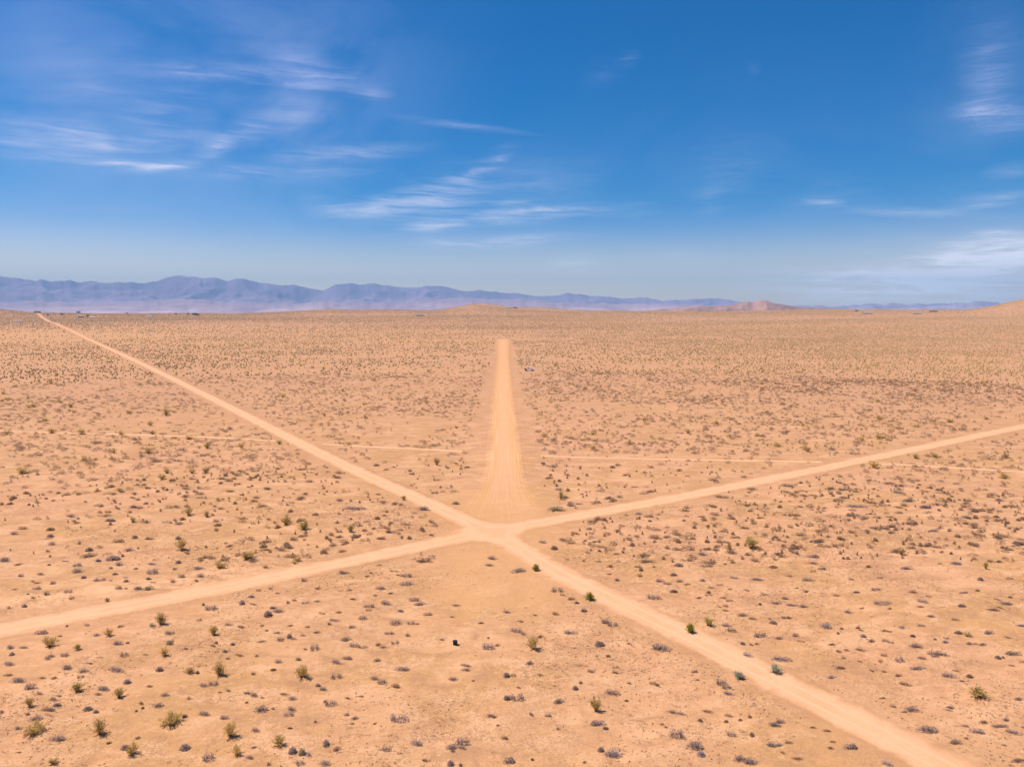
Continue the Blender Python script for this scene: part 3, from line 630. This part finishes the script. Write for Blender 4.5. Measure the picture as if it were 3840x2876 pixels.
def relation(t, used):
    best = min(GREENS + LAND, key=lambda g: math.hypot(g[0] - t[0], (g[1] - t[1]) * 1.6))
    dx, dy = t[0] - best[0], (t[1] - best[1]) * 1.6
    rel = ("right of" if dx > 0 else "left of") if abs(dx) > abs(dy) * 1.1 else ("in front of" if dy > 0 else "behind")
    return best, rel
LAND = []
ORD = ["nearest", "second", "third", "fourth", "fifth", "sixth", "seventh", "eighth", "ninth", "tenth", "eleventh", "twelfth", "thirteenth", "fourteenth", "fifteenth", "sixteenth", "seventeenth", "eighteenth", "nineteenth", "twentieth"]
ORD += ["further"] * 60
LAND.append([1707 / 3.75, 2418 / 3.7546, 5, 5, 'x', "black drum on bare sand"])
LAND.append([1985 / 3.75, 1392 / 3.7546, 5, 5, 'x', "pale truck out in the scrub"])
LAND.append([1060 * K * 1.0, 1150 * K, 5, 5, 'x', "crossing of the dirt roads"])
def label_all(lst, noun):
    buckets = {}
    for t in lst:
        b_, rel = relation(t, None); buckets.setdefault((b_[5], rel), []).append((math.hypot(t[0] - b_[0], (t[1] - b_[1]) * 1.6), t))
    for (lab, rel), L in buckets.items():
        L.sort(key=lambda q: q[0])
        for i, (dd_, t) in enumerate(L):
            r_ = t[2]
            size = "wide " if t[2] > 2.3 * t[3] else ("big " if t[2] > 9.5 else ("small " if t[2] < 5.5 else ""))
            col = dict(g="dull grey", r="hollow grey", e="grey green", p="pale purplish", b="dry brown")[t[4]]
            for L_ in (f"{size}{col} {noun}, {ORD[i]} {rel} the {lab}", f"{col} {noun}, {ORD[i]} {rel} the {lab}", f"{col.split()[1]} {noun}, {ORD[i]} {rel} the {lab}"):
                if len(L_.replace("'", " ").split()) <= 16: break
            t.append(L_)
label_all(solo, "shrub"); label_all(browns, "tuft")

RNDF = random.Random(3)
meshes = {}
def grey_mesh(i, kind):
    key = (i, kind)
    if key not in meshes:
        me = mesh_np("shrub_twigs", GP[i][0], GP[i][1], 3); me.materials.append(M[kind]); meshes[key] = me
    return meshes[key]
PLACED = []
def plant_grey(t, name, cat, group):
    px, py, w, h, k, lab = t
    X, Y, wm, d, hh = size_of(px, py, w, h)
    i = RNDF.choice([8, 9, 10, 11]) if k == 'r' else RNDF.randrange(8)
    o = bpy.data.objects.new(name, grey_mesh(i, k if k != 'r' else 'g')); COL.objects.link(o)
    o.location = (X, Y, float(zg(X, Y)) - .02)
    flip = RNDF.choice((-1, 1)); tilt = RNDF.uniform(-.15, .15)
    o.scale = (wm, d, hh); o.rotation_euler = (0, 0, (0 if flip > 0 else math.pi) + tilt)
    o['label'] = lab; o['category'] = cat; o['group'] = group
    PLACED.append((X, Y, wm * .5))
for t in solo: plant_grey(t, "desert_shrub", "shrub", "low desert shrubs on the sand")
for t in browns: plant_grey(t, "dry_tuft", "tuft", "dry brown tufts on the sand")

gp = [green_proto(500 + i) for i in range(5)] + [green_proto(600 + i, True) for i in range(2)]
gme = []
for (fv, ft), (bv, bt) in gp:
    a = mesh_np("bush_foliage", fv, ft, 3); b_ = mesh_np("bush_branches", bv, bt, 3); a.materials.append(M['c']); b_.materials.append(M['w']); gme.append((a, b_))
for px, py, w, h, k, lab in GREENS:
    X, Y, wm, d, hh = size_of(px, py, w, h, True)
    i = RNDF.choice((5, 6)) if k in 'Gs' else RNDF.randrange(5)
    wide = w > 1.9 * h
    e = empty("desert_bush", (X, Y, float(zg(X, Y)) - .02), label=lab, category="bush", group="green and yellow bushes in the desert")
    e.rotation_euler = (0, 0, RNDF.uniform(0, 6.28) if not wide else RNDF.choice((0, math.pi))); 
    if not wide: d = wm = (wm + d) / 2 if abs(wm - d) < .3 * wm else wm
    for nm, me in zip(("foliage", "branches"), gme[i]):
        o = bpy.data.objects.new(nm, me); COL.objects.link(o); o.parent = e; o.scale = (wm, d, hh)
        if nm == "foliage" and k != 'c': o.material_slots[0].link = 'OBJECT'; o.material_slots[0].material = M[k]
    PLACED.append((X, Y, wm * .5))

# ---------------------------------------------------------------- the countless rest
def scatter(density, r0, r1, dens_fn, a0=-44, a1=44):
    n = int(density * (r1 * r1 - r0 * r0) * .5 * RAD(a1 - a0))
    r = np.sqrt(rng.uniform(r0 * r0, r1 * r1, n)); a = np.radians(rng.uniform(a0, a1, n))
    x, y = r * np.sin(a), r * np.cos(a)
    k = rng.random(n) < dens_fn(x, y)
    return x[k], y[k]
def image_y(x, y):
    dz = -H; f = y * CP - dz * SP; return CY + F * -(y * SP + dz * CP) / f, CX + F * x / f
TRK = flat(1986 / 3.75, 1393 / 3.7546)
def dens(x, y):
    d = np.minimum(droad(x, y) - HW, pdist(x, y, track) - 8.5)
    m = ss(.8, 5.5, d) * ss(6, 14, np.hypot(x - TRK[0], (y - TRK[1]) * .45)) * ss(.5, 1.4, pdist(x, y, trail))
    ga_ = ground_attrs(x, y)
    m = m * (1 - .95 * np.clip(ga_['clr'] * 1.4, 0, 1)) * (1 - .85 * ga_['yel'])
    p = np.clip(.70 + 1.0 * fbm(x, y, 40, 3, 61) + .6 * fbm(x, y, 300, 2, 66), .12, 1)
    p = p * np.where((x > 20) | (y < 260), 1, .85)
    return m * p
def free_of_traced(x, y):
    v, u = image_y(x, y)
    inside = (v > 2112 / 3.7546) & (u > -3) & (u < 1027)
    return ~inside
def bushes(x, y, protos, w, asp, hgt, rot=True):
    n = len(x); z = zg(x, y) - .03
    idx = rng.integers(0, len(protos), n)
    Vs_, Ts_, off_ = [], [], 0
    for i, (pv_, pt_) in enumerate(protos):
        q = np.nonzero(idx == i)[0]
        if len(q) == 0: continue
        sx = w[q]; sy = w[q] * asp[q]; sz = hgt[q]
        a = rng.normal(0, .35, len(q)) + np.where(rng.random(len(q)) < .5, 0, math.pi); ca, sa = np.cos(a), np.sin(a)
        lx = pv_[None, :, 0] * sx[:, None]; ly = pv_[None, :, 1] * sy[:, None]
        Vx = lx * ca[:, None] - ly * sa[:, None] + x[q][:, None]; Vy = lx * sa[:, None] + ly * ca[:, None] + y[q][:, None]
        Vz = pv_[None, :, 2] * sz[:, None] + z[q][:, None]
        Vs_.append(np.stack([Vx, Vy, Vz], -1).reshape(-1, 3))
        Ts_.append((pt_[None] + (np.arange(len(q)) * len(pv_))[:, None, None] + off_).reshape(-1, 3)); off_ += len(q) * len(pv_)
    return np.vstack(Vs_), np.vstack(Ts_)
def join(parts):
    V_, T_, o_ = [], [], 0
    for v, t in parts: V_.append(v); T_.append(t + o_); o_ += len(v)
    return np.vstack(V_), np.vstack(T_)
def sizes(n, lo=.7, hi=2.6, pw=1.6):
    return lo + (hi - lo) * rng.random(n) ** pw
def dens_far(x, y):
    r = np.hypot(x, y)
    band = .68 + .32 * ss(-150, 350, x) + .45 * vnoise(x / 500, y / 90, 8) + .35 * vnoise(x / 90, y / 40, 18)
    return dens(x, y) * np.clip(band, .2, 1.2)
parts = []
# traced but smaller than the 300 largest
tx, ty, tw, ta_, th_ = [], [], [], [], []
for px, py, w, h, k in rest:
    X, Y, wm, d, hh = size_of(px, py, w, h); tx.append(X); ty.append(Y); tw.append(wm); ta_.append(d / wm); th_.append(hh)
parts.append(bushes(np.array(tx), np.array(ty), GP, np.array(tw), np.array(ta_), np.array(th_)))
x, y = scatter(.27, 100, 210, dens); k = free_of_traced(x, y); x, y = x[k], y[k]; n = len(x)
parts.append(bushes(x, y, GP[:8] + GPm, sizes(n, .4, 2.1, 2.4), rng.uniform(.4, .8, n), rng.uniform(.3, .62, n)))
x, y = scatter(.03, 40, 100, dens); k = free_of_traced(x, y); x, y = x[k], y[k]; n = len(x)
parts.append(bushes(x, y, GP, sizes(n), rng.uniform(.4, .8, n), rng.uniform(.3, .7, n)))
x, y = scatter(.20, 210, 520, dens_far); n = len(x)
parts.append(bushes(x, y, GPm, sizes(n, .5, 2.2, 2.0), rng.uniform(.5, .9, n), rng.uniform(.35, .8, n)))
Vn, Tn = join(parts)
link("desert_scrub", mesh_np("desert_scrub", Vn, Tn, 3), M['m'], kind="stuff")
parts = []
x, y = scatter(.080, 520, 1300, dens_far); n = len(x)
parts.append(bushes(x, y, GPf, sizes(n, .9, 2.9, 1.8), rng.uniform(.6, 1, n), rng.uniform(.5, 1.4, n)))
x, y = scatter(.032, 1300, 3500, lambda x, y: np.clip(.62 + .9 * vnoise(x / 600, y / 200, 4), .15, 1) * ss(5, 9, pdist(x, y, road1)) * (1 - .7 * ground_attrs(x, y)['yel'])); n = len(x)
parts.append(bushes(x, y, GPf, sizes(n, 1.2, 3.4, 1.6), rng.uniform(.7, 1, n), rng.uniform(.7, 1.8, n)))
Vn, Tn = join(parts)
m_far, nt, b = new_mat("far_scrub_leaves", .9, .1)
g_ = nt.n('ShaderNodeNewGeometry')
cc = nt.mix(g_.outputs['Random Per Island'], rgb(.33, .19, .085), rgb(.56, .34, .165))
cc = nt.mix(nt.ramp(nt.noise(g_.outputs['Position'], .004, 3), .4, .6, 0, .5), cc, rgb(.38, .235, .09)); nt.put(b.inputs['Base Color'], cc)
link("distant_scrub", mesh_np("distant_scrub", Vn, Tn, 3), m_far, kind="stuff")
# olive creosotes through the middle distance
def dens_c(x, y): return ss(2, 6, np.minimum(droad(x, y) - HW, pdist(x, y, track) - 8.5)) * np.clip(.5 + 2 * fbm(x, y, 120, 2, 71), .05, 1)
x, y = scatter(.0013, 225, 1200, dens_c); n = len(x)
fol, bra = [], []
lod = [(fv[:len(fv) // 3 * 1 // 3 * 3], ft[:len(ft) // 3]) for (fv, ft), _ in gp[:5]]
lod = []
for (fv, ft), _ in gp[:5]:
    kk = np.arange(0, len(ft), 4); lod.append((np.concatenate([fv[ft[kk]].reshape(-1, 3)]) * np.array([1.05, 1.05, 1]), np.arange(len(kk) * 3).reshape(-1, 3)))
lod2 = []
for v_, t_ in lod:  # fatter leaves on the thinned crowns
    c_ = v_.reshape(-1, 3, 3); m_ = c_.mean(1, keepdims=True); lod2.append(((m_ + (c_ - m_) * 2.1).reshape(-1, 3), t_))
Vn, Tn = bushes(x, y, lod2, rng.uniform(1.2, 2.5, n), np.ones(n), rng.uniform(.9, 1.7, n))
link("creosote_scrub", mesh_np("creosote_scrub", Vn, Tn, 3), M['c'], kind="stuff")
# tiny dry grass and litter between the shrubs
def tuftp(seed):
    r = np.random.default_rng(seed); V_, T_ = [], []
    for i in range(7):
        a = r.uniform(0, 6.28); p = np.array([r.normal() * .2, r.normal() * .2, 0]); q = p + np.array([math.cos(a) * .35, math.sin(a) * .35, r.uniform(.4, 1)])
        s = np.array([-math.sin(a), math.cos(a), 0]) * .12; k = len(V_); V_ += [p - s, p + s, q]; T_.append((k, k + 1, k + 2))
    return np.array(V_), np.array(T_)
def dens_g(x, y):
    m = ss(.3, 2.5, np.minimum(droad(x, y) - HW, pdist(x, y, track) - 9))
    return m * (1 - .9 * ground_attrs(x, y)['clr']) * np.clip(.35 + 2.2 * fbm(x, y, 13, 3, 91), .02, 1)
x, y = scatter(4.2, 45, 170, dens_g); n = len(x)
Vn, Tn = bushes(x, y, [tuftp(i) for i in range(5)], rng.uniform(.15, .5, n), np.ones(n), rng.uniform(.05, .2, n))
link("dry_grass", mesh_np("dry_grass", Vn, Tn, 3), M['b'], kind="stuff")

# ---------------------------------------------------------------- small built things
def box(V_, F_, x0, x1, y0, y1, z0, z1):
    k = len(V_); V_ += [(x0, y0, z0), (x1, y0, z0), (x1, y1, z0), (x0, y1, z0), (x0, y0, z1), (x1, y0, z1), (x1, y1, z1), (x0, y1, z1)]
    F_ += [(k, k + 3, k + 2, k + 1), (k + 4, k + 5, k + 6, k + 7), (k, k + 1, k + 5, k + 4), (k + 1, k + 2, k + 6, k + 5), (k + 2, k + 3, k + 7, k + 6), (k + 3, k, k + 4, k + 7)]
def pyobj(name, V_, F_, mat, parent=None, smooth=False, **p):
    me = bpy.data.meshes.new(name); me.from_pydata([tuple(v) for v in V_], [], [tuple(f) for f in F_]); me.update()
    if smooth:
        for q in me.polygons: q.use_smooth = True
    return link(name, me, mat, parent, **p)
def lathe(prof, n=24):
    V_, F_ = [], []
    for r, z in prof:
        for k in range(n): V_.append((r * math.cos(k / n * 6.2832), r * math.sin(k / n * 6.2832), z))
    for i in range(len(prof) - 1):
        for k in range(n): F_.append((i * n + k, i * n + (k + 1) % n, (i + 1) * n + (k + 1) % n, (i + 1) * n + k))
    return V_, F_
m_black = simple("black_plastic", (.012, .010, .012), .6); m_metal = simple("worn_pale_paint", (.85, .76, .66), .8, .1, 1.5, spec=.1); m_dark = simple("dark_glass", (.02, .02, .025), .15, spec=.6)
m_rub = simple("tyre_rubber", (.02, .02, .02), .9); m_rust = simple("rusty_steel", (.07, .035, .025), .85, .4, 2)
X, Y, t = flat(1707 / 3.75, 2418 / 3.7546)
e = empty("drum", (X, Y, float(zg(X, Y)) - .02), label="small black round drum standing alone on bare sand", category="drum")
v_, f_ = lathe([(0, 0), (.26, 0), (.30, .03), (.30, .17), (.315, .185), (.30, .20), (.30, .36), (.315, .375), (.30, .39), (.30, .5), (.27, .53)]); pyobj("body", v_, f_, m_black, e, True)
v_, f_ = lathe([(.30, .515), (.325, .52), (.325, .56), (.29, .575), (.27, .545), (0, .55)]); pyobj("lid", v_, f_, m_black, e, True)
# old pale truck
X, Y, t = flat(1986 / 3.75, 1393 / 3.7546)
tr_ = empty("old_truck", (X, Y, float(zg(X, Y))), label="pale truck with dark cab parked alone in the scrub right of the sandy strip", category="truck")
tr_.rotation_euler = (0, 0, RAD(-22)); tr_.scale = (1.2, 1.2, 1.25)
v_, f_ = [], []
prof = [(-2.9, .55), (-2.95, 1.05), (-2.7, 1.25), (-1.75, 1.35), (-1.2, 2.15), (.2, 2.2), (.35, 1.4), (2.85, 1.35), (2.9, .6)]
n = len(prof)
for yy, s_ in ((-.92, 1), (.92, 1)): v_ += [(a, yy * (.88 if b_ > 1.6 else 1), b_) for a, b_ in prof]
f_ = [tuple(range(n - 1, -1, -1))[::-1], tuple(range(n, 2 * n))[::-1]] + [(i, i + n, (i + 1) % n + n, (i + 1) % n) for i in range(n)]
pyobj("body", v_, f_, m_metal, tr_)
v_, f_ = [], []; box(v_, f_, -2.97, -1.95, -.95, .95, .8, 1.40); pyobj("bonnet", v_, f_, m_rust, tr_)
for s_ in (-1, 1):
    v_ = [(-1.55, s_ * .9, 1.42), (.1, s_ * .92, 1.42), (.05, s_ * .84, 2.05), (-1.15, s_ * .84, 2.05)]; v_ += [(a, b_ - s_ * .04, c_) for a, b_, c_ in v_]
    pyobj("side_window", v_, [(0, 1, 2, 3), (7, 6, 5, 4), (0, 4, 5, 1), (1, 5, 6, 2), (2, 6, 7, 3), (3, 7, 4, 0)], m_dark, tr_)
v_ = [(-1.80, -.8, 1.42), (-1.80, .8, 1.42), (-1.28, .72, 2.10), (-1.28, -.72, 2.10)]; v_ += [(a + .06, b_, c_ - .04) for a, b_, c_ in v_]
pyobj("windscreen", v_, [(0, 1, 2, 3), (7, 6, 5, 4), (0, 4, 5, 1), (1, 5, 6, 2), (2, 6, 7, 3), (3, 7, 4, 0)], m_dark, tr_)
v_, f_ = [], []; box(v_, f_, .5, 2.75, -.95, -.82, 1.36, 1.75); pyobj("bed_side", v_, f_, m_metal, tr_)
v_, f_ = [], []; box(v_, f_, .5, 2.75, .82, .95, 1.36, 1.75); pyobj("bed_side", v_, f_, m_metal, tr_)
v_, f_ = lathe([(0, -.13), (.40, -.13), (.44, -.09), (.44, .09), (.40, .13), (0, .13)], 18)
for wx in (-2.0, 1.9):
    for wy in (-.86, .86):
        o = pyobj("wheel", v_, f_, m_rub, tr_, True); o.location = (wx, wy, .44); o.rotation_euler = (RAD(90), 0, 0)

# far houses and trees
m_wall = [simple("pale_wall", (.60, .50, .43), .9, .05), simple("tan_wall", (.45, .33, .26), .9, .08), simple("dark_wall", (.20, .14, .14), .9, .1)]
m_roof = [simple("grey_roof", (.30, .27, .28), .9, .1), simple("purple_brown_roof", (.20, .12, .13), .9, .1), simple("white_roof", (.60, .54, .50), .95, .05, spec=.05)]
m_crown = leaf_mat("tree_leaves", (.05, .055, .03), (.12, .12, .06)); m_trunk = simple("tree_bark", (.14, .09, .07))
def hit(sx, sy):
    px, py = sx / 3.75, sy / 3.7546; d = ray(px, py); t = np.arange(400, 9000, 3.0)
    X, Y, Z = d[0] * t, d[1] * t, H + d[2] * t; k = np.nonzero(Z <= zg(X, Y))[0]
    if len(k) == 0 or t[k[0]] > 3350: r = 3050.0 / d[1]; X_, Y_ = d[0] * r, d[1] * r; return X_, Y_, float(zg(X_, Y_)), r
    k = k[0]; return X[k], Y[k], float(zg(X[k], Y[k])), t[k]
def house(sx, sy, wpx, hpx, wi, ri, label, dep=9.0):
    X, Y, Z, t = hit(sx, sy); m = t / F / 3.75; w = wpx * m; h = hpx * m; e = empty("house", (X, Y, Z - .3), label=label, category="house", group="far houses on the plain")
    e.rotation_euler = (0, 0, -math.atan2(X, Y) + .15)
    wl = h * .65
    v_, f_ = [], []; box(v_, f_, -w / 2, w / 2, -dep / 2, dep / 2, -1, wl); pyobj("wall", v_, f_, m_wall[wi], e)
    o_ = .5; v_ = [(-w/2-o_, -dep/2-o_, wl+.01), (w/2+o_, -dep/2-o_, wl+.01), (w/2+o_, dep/2+o_, wl+.01), (-w/2-o_, dep/2+o_, wl+.01), (-w/2-o_, 0, h), (w/2+o_, 0, h)]
    pyobj("roof", v_, [(0, 3, 2, 1), (0, 1, 5, 4), (2, 3, 4, 5), (1, 2, 5), (3, 0, 4)], m_roof[ri], e)
    nwin = max(2, int(w / 5))
    for k in range(nwin):
        cx = -w / 2 + w * (k + .5) / nwin; v_, f_ = [], []
        if k == nwin // 2: box(v_, f_, cx - .5, cx + .5, -dep / 2 - .05, -dep / 2 - .003, .3, 2.3); pyobj("door", v_, f_, m_roof[1], e)
        else: box(v_, f_, cx - .7, cx + .7, -dep / 2 - .05, -dep / 2 - .003, wl * .4, wl * .75); pyobj("window", v_, f_, m_dark, e)
house(140, 1167, 21, 8, 2, 1, "dark low house where the straight road meets the skyline")
house(303, 1191, 18, 7, 2, 0, "dark house just left of the round tree on the plain")
house(348, 1193, 18, 5, 0, 2, "white building just right of the round tree")
house(67, 1205, 30, 4, 0, 2, "long white building left of the road's far end")
house(558, 1190, 16, 5, 0, 2, "pale house between the far tree groups", 8)
house(1573, 1185, 30, 7, 0, 0, "pale grey house left of the brown hill")
house(1905, 1155, 30, 4, 0, 2, "long white house on the brown hill's shoulder")
house(1932, 1156, 16, 5, 2, 1, "dark house at the end of the hilltop houses")
house(3250, 1177, 34, 5, 1, 0, "long tan building among yards far right", 14)
house(3440, 1178, 26, 5, 1, 0, "tan building with grey roof far right", 12)
house(3500, 1170, 26, 6, 2, 1, "dark house behind the tan grey roofed building")
def tree(sx, sy, wpx, hpx, label, seed):
    X, Y, Z, t = hit(sx, sy); m = t / F / 3.75; w = wpx * m; h = hpx * m
    e = empty("tree", (X, Y, Z - .3), label=label, category="tree", group="dark trees far out on the plain")
    r = np.random.default_rng(seed); V_, T_ = [], []
    cl = [(r.normal() * w * .16, r.normal() * w * .16, h * r.uniform(.4, .8), r.uniform(.2, .32)) for _ in range(6)]
    for i in range(420):
        cx, cy, cz, cr = cl[r.integers(6)]; d = r.normal(size=3); d /= np.linalg.norm(d); p = np.array([cx, cy, cz]) + d * np.array([w, w, h * .9]) * cr * r.uniform(.6, 1)
        q = r.normal(size=(3, 3)) * max(w, h) * .035; k = len(V_); V_ += [p + q[0], p + q[1], p + q[2]]; T_.append((k, k + 1, k + 2))
    V_ = np.array(V_); V_[:, 2] = np.clip(V_[:, 2], .5, None)
    link("crown", mesh_np("crown", V_, np.array(T_), 3), m_crown, e)
    v_, f_ = lathe([(.35, -1), (.28, h * .3), (.15, h * .65), (0, h * .7)], 7); pyobj("trunk", v_, f_, m_trunk, e, True)
tree(329, 1192, 15, 14, "round dark tree standing between two far houses", 1)
tree(293, 1172, 20, 8, "low dark tree on the skyline above the round tree", 2)
tree(232, 1182, 16, 7, "small grey green tree halfway to the road", 3)
tree(182, 1184, 14, 6, "small tree closest to the straight road's end", 4)
tree(706, 1184, 14, 10, "dark tree just left of the wide dark clump", 5)
tree(733, 1184, 32, 10, "wide dark tree clump on the left plain", 6)
tree(661, 1180, 12, 6, "faint small tree left of the two dark ones", 7)
tree(476, 1178, 12, 6, "lone faint tree on the skyline of the plain", 8)
tree(3213, 1170, 14, 8, "dark tree in front of the far right buildings", 9)

# ---------------------------------------------------------------- light
SE = RAD(60); SA = RAD(-75)       # elevation; azimuth from +Y towards +X
sd_ = Vector((math.sin(SA) * math.cos(SE), math.cos(SA) * math.cos(SE), math.sin(SE)))
sl = bpy.data.lights.new("sun", 'SUN'); sl.energy = 4.3; sl.angle = RAD(.53); sl.color = (1.0, .93, .84)
so = bpy.data.objects.new("sun", sl); COL.objects.link(so); so.rotation_euler = sd_.to_track_quat('Z', 'Y').to_euler(); so.location = (0, 0, 200)

W = bpy.data.worlds.new("World"); SC.world = W; W.use_nodes = True; wt = W.node_tree; wt.nodes.clear(); nt = NT(wt)
out = nt.n('ShaderNodeOutputWorld'); bg = nt.n('ShaderNodeBackground'); nt.L(bg.outputs[0], out.inputs[0])
sky = nt.n('ShaderNodeTexSky', sky_type='NISHITA', sun_disc=False); sky.sun_elevation = SE; sky.sun_rotation = SA
sky.altitude = 900; sky.air_density = 1.0; sky.dust_density = .6; sky.ozone_density = 2.0
tc = nt.n('ShaderNodeTexCoord'); dirv = tc.outputs['Generated']
sep = nt.n('ShaderNodeSeparateXYZ'); nt.L(dirv, sep.inputs[0])
az = nt.math('ARCTAN2', sep.outputs[0], sep.outputs[1]); el = nt.math('ARCSINE', sep.outputs[2])
skyc = nt.mix(1.0, sky.outputs[0], SKY_TINT, 'MULTIPLY'); skyraw = skyc
hs = nt.n('ShaderNodeHueSaturation'); hs.inputs['Saturation'].default_value = SKY_SAT; hs.inputs['Hue'].default_value = SKY_HUE; nt.L(skyc, hs.inputs['Color']); skyc = nt.mix(nt.ramp(el, .17, .0, 0, .72), hs.outputs[0], nt.mix(1.0, skyraw, rgb(1.02, .93, 1.32), 'MULTIPLY')); skyc = nt.mix(nt.ramp(el, .12, .015, 0, .92), skyc, nt.mix(1.0, skyraw, rgb(1.9, 1.42, .98), 'MULTIPLY'))
aev = nt.n('ShaderNodeCombineXYZ'); nt.L(az, aev.inputs[0]); nt.L(el, aev.inputs[1])
wn = nt.n('ShaderNodeTexNoise'); wn.inputs['Scale'].default_value = 9; wn.inputs['Detail'].default_value = 4; nt.L(nt.scale(aev.outputs[0], (1, 2.2, 1)), wn.inputs['Vector'])
wv = nt.n('ShaderNodeVectorMath', operation='SUBTRACT'); nt.L(wn.outputs['Color'], wv.inputs[0]); wv.inputs[1].default_value = (.5, .5, .5)
ws = nt.n('ShaderNodeVectorMath', operation='MULTIPLY'); nt.L(wv.outputs[0], ws.inputs[0]); ws.inputs[1].default_value = (.030, .010, 0)
wa = nt.n('ShaderNodeVectorMath', operation='ADD'); nt.L(aev.outputs[0], wa.inputs[0]); nt.L(ws.outputs[0], wa.inputs[1])
warped = wa.outputs[0]
def ae(x22, y22):
    px, py = P22(x22, y22); d = ray(px, py); d = d / np.linalg.norm(d)
    return math.atan2(d[0], d[1]), math.asin(d[2])
def streak(x0, y0, x1, y1, thick, wgt, src):
    a0, e0 = ae(x0, y0); a1_, e1 = ae(x1, y1)
    L = math.hypot(a1_ - a0, e1 - e0) * .5 * 1.6; th = thick * K / F * 2.0
    mp_ = nt.n('ShaderNodeMapping', vector_type='TEXTURE'); nt.L(src, mp_.inputs['Vector'])
    mp_.inputs['Location'].default_value = ((a0 + a1_) / 2, (e0 + e1) / 2, 0); mp_.inputs['Rotation'].default_value = (0, 0, math.atan2(e1 - e0, a1_ - a0)); mp_.inputs['Scale'].default_value = (L, th, 1)
    g_ = nt.n('ShaderNodeTexGradient', gradient_type='SPHERICAL'); nt.L(mp_.outputs[0], g_.inputs[0])
    return nt.math('MULTIPLY', nt.math('POWER', g_.outputs[1], 1.5), wgt)
CL = [  # x0,y0,x1,y1,thickness,weight : wisps
 (285,150,470,156,12,.6),(400,150,620,160,14,.6),(560,160,810,180,16,.65),(600,140,760,172,24,.35),(560,112,720,160,26,.22),(590,196,700,190,16,.5),(755,202,840,203,7,.8),
 (90,184,260,196,6,.25),(240,196,620,222,8,.18),(860,252,1110,286,6,.45),(1000,270,1160,290,4,.2),
 (-80,285,180,298,24,.55),(100,270,230,300,18,.5),(190,288,260,318,12,.55),(190,318,440,290,12,.5),(240,240,430,226,28,.22),(270,262,400,236,20,.22),(425,336,500,296,16,.6),(470,305,590,258,18,.55),(560,262,710,236,18,.5),(420,240,450,300,30,.18),
 (-60,330,220,336,8,.3),(150,341,360,355,6,.9),(330,356,430,356,6,.7),(250,370,400,356,6,.5),(360,360,640,380,16,.35),(600,336,900,320,12,.55),(640,372,800,370,6,.45),(300,320,420,312,6,.25),
 (650,440,800,458,18,.5),(740,460,880,440,22,.6),(820,448,1030,416,26,.6),(880,420,1040,412,36,.3),(950,400,1080,350,12,.45),(1050,360,1110,322,14,.35),(860,486,980,474,10,.4),(885,492,1010,484,9,.7),(960,480,1180,470,10,.6),(1000,464,1350,442,9,.6),(1160,452,1400,456,8,.25),
 (800,512,1120,520,8,.2),(900,530,1130,526,8,.7),(1040,520,1260,508,7,.45),(1050,438,1150,434,6,.6),(980,385,1300,388,40,.2),(1180,574,1300,572,20,.35),(1350,552,1560,556,14,.2),
 (2060,240,2170,238,12,.65),(2110,258,2260,250,20,.55),(2080,130,2200,110,50,.32),(2080,190,2190,180,60,.28),(1330,130,1375,120,12,.3),(1260,180,1340,140,24,.14),(1610,145,1640,148,8,.15),
 (1745,434,1810,442,6,.4),(1790,447,2130,462,7,.5),(2060,442,2240,420,9,.55),(2130,380,2230,364,12,.3),(2100,502,2280,505,5,.7),(2040,524,2280,522,10,.5),(1700,410,1900,420,40,.12),
 (1970,560,2120,562,20,1.0),(2060,552,2300,562,30,1.6),(1800,596,1960,604,14,1.3),(1880,604,2100,608,26,1.9),(1600,604,1900,598,10,.6),(1700,632,2000,622,20,.7),(2020,604,2260,574,28,1.6),(1960,630,2240,608,30,.9),(1760,650,1980,618,28,.9),(1560,626,1900,612,26,.3),(1700,600,2260,640,50,.3),
 (1450,390,1700,350,60,.12),(1500,430,1560,426,30,.14)]
acc = None
for c_ in CL:
    s_ = streak(*c_, warped); acc = s_ if acc is None else nt.math('ADD', acc, s_)
fib = nt.noise(nt.scale(warped, (9, 95, 1)), 1.0, 8, .7, .6); fib2 = nt.noise(nt.scale(warped, (3.2, 7, 1)), 1.0, 5, .6, .8)
acc = nt.math('MULTIPLY', acc, nt.ramp(fib, .36, .66, .18, 1.25))
veil = None
for c_ in [(-200,160,520,210,260,.36),(260,170,900,180,190,.30),(350,100,1000,110,110,.16),(-100,60,300,120,120,.25),(500,270,800,300,150,.2),(900,440,1400,420,120,.12),(1900,560,2400,600,120,.22),(1990,150,2300,200,160,.2),(1300,330,2000,360,130,.12)]:
    s_ = streak(*c_, aev.outputs[0]); veil = s_ if veil is None else nt.math('ADD', veil, s_)
veil = nt.math('MULTIPLY', veil, nt.ramp(fib2, .3, .66, .12, .85))
cov = nt.math('MULTIPLY', nt.math('ADD', nt.math('MULTIPLY', acc, .68), veil), 1.0, clamp=True)
lowf = nt.ramp(el, .0, .32)
cloudc = nt.mix(lowf, CLOUD_LOW, CLOUD_HIGH)
nt.L(nt.mix(cov, skyc, cloudc), bg.inputs['Color']); bg.inputs['Strength'].default_value = SKY_STR

# ---------------------------------------------------------------- output
SC.render.engine = 'CYCLES'
SC.cycles.use_denoising = True
SC.cycles.max_bounces = 6; SC.cycles.diffuse_bounces = 3; SC.cycles.volume_bounces = 0; SC.cycles.transparent_max_bounces = 6
SC.view_settings.view_transform = 'Standard'; SC.view_settings.look = 'None'; SC.view_settings.gamma = 1.0
SC.view_settings.exposure = EXPO
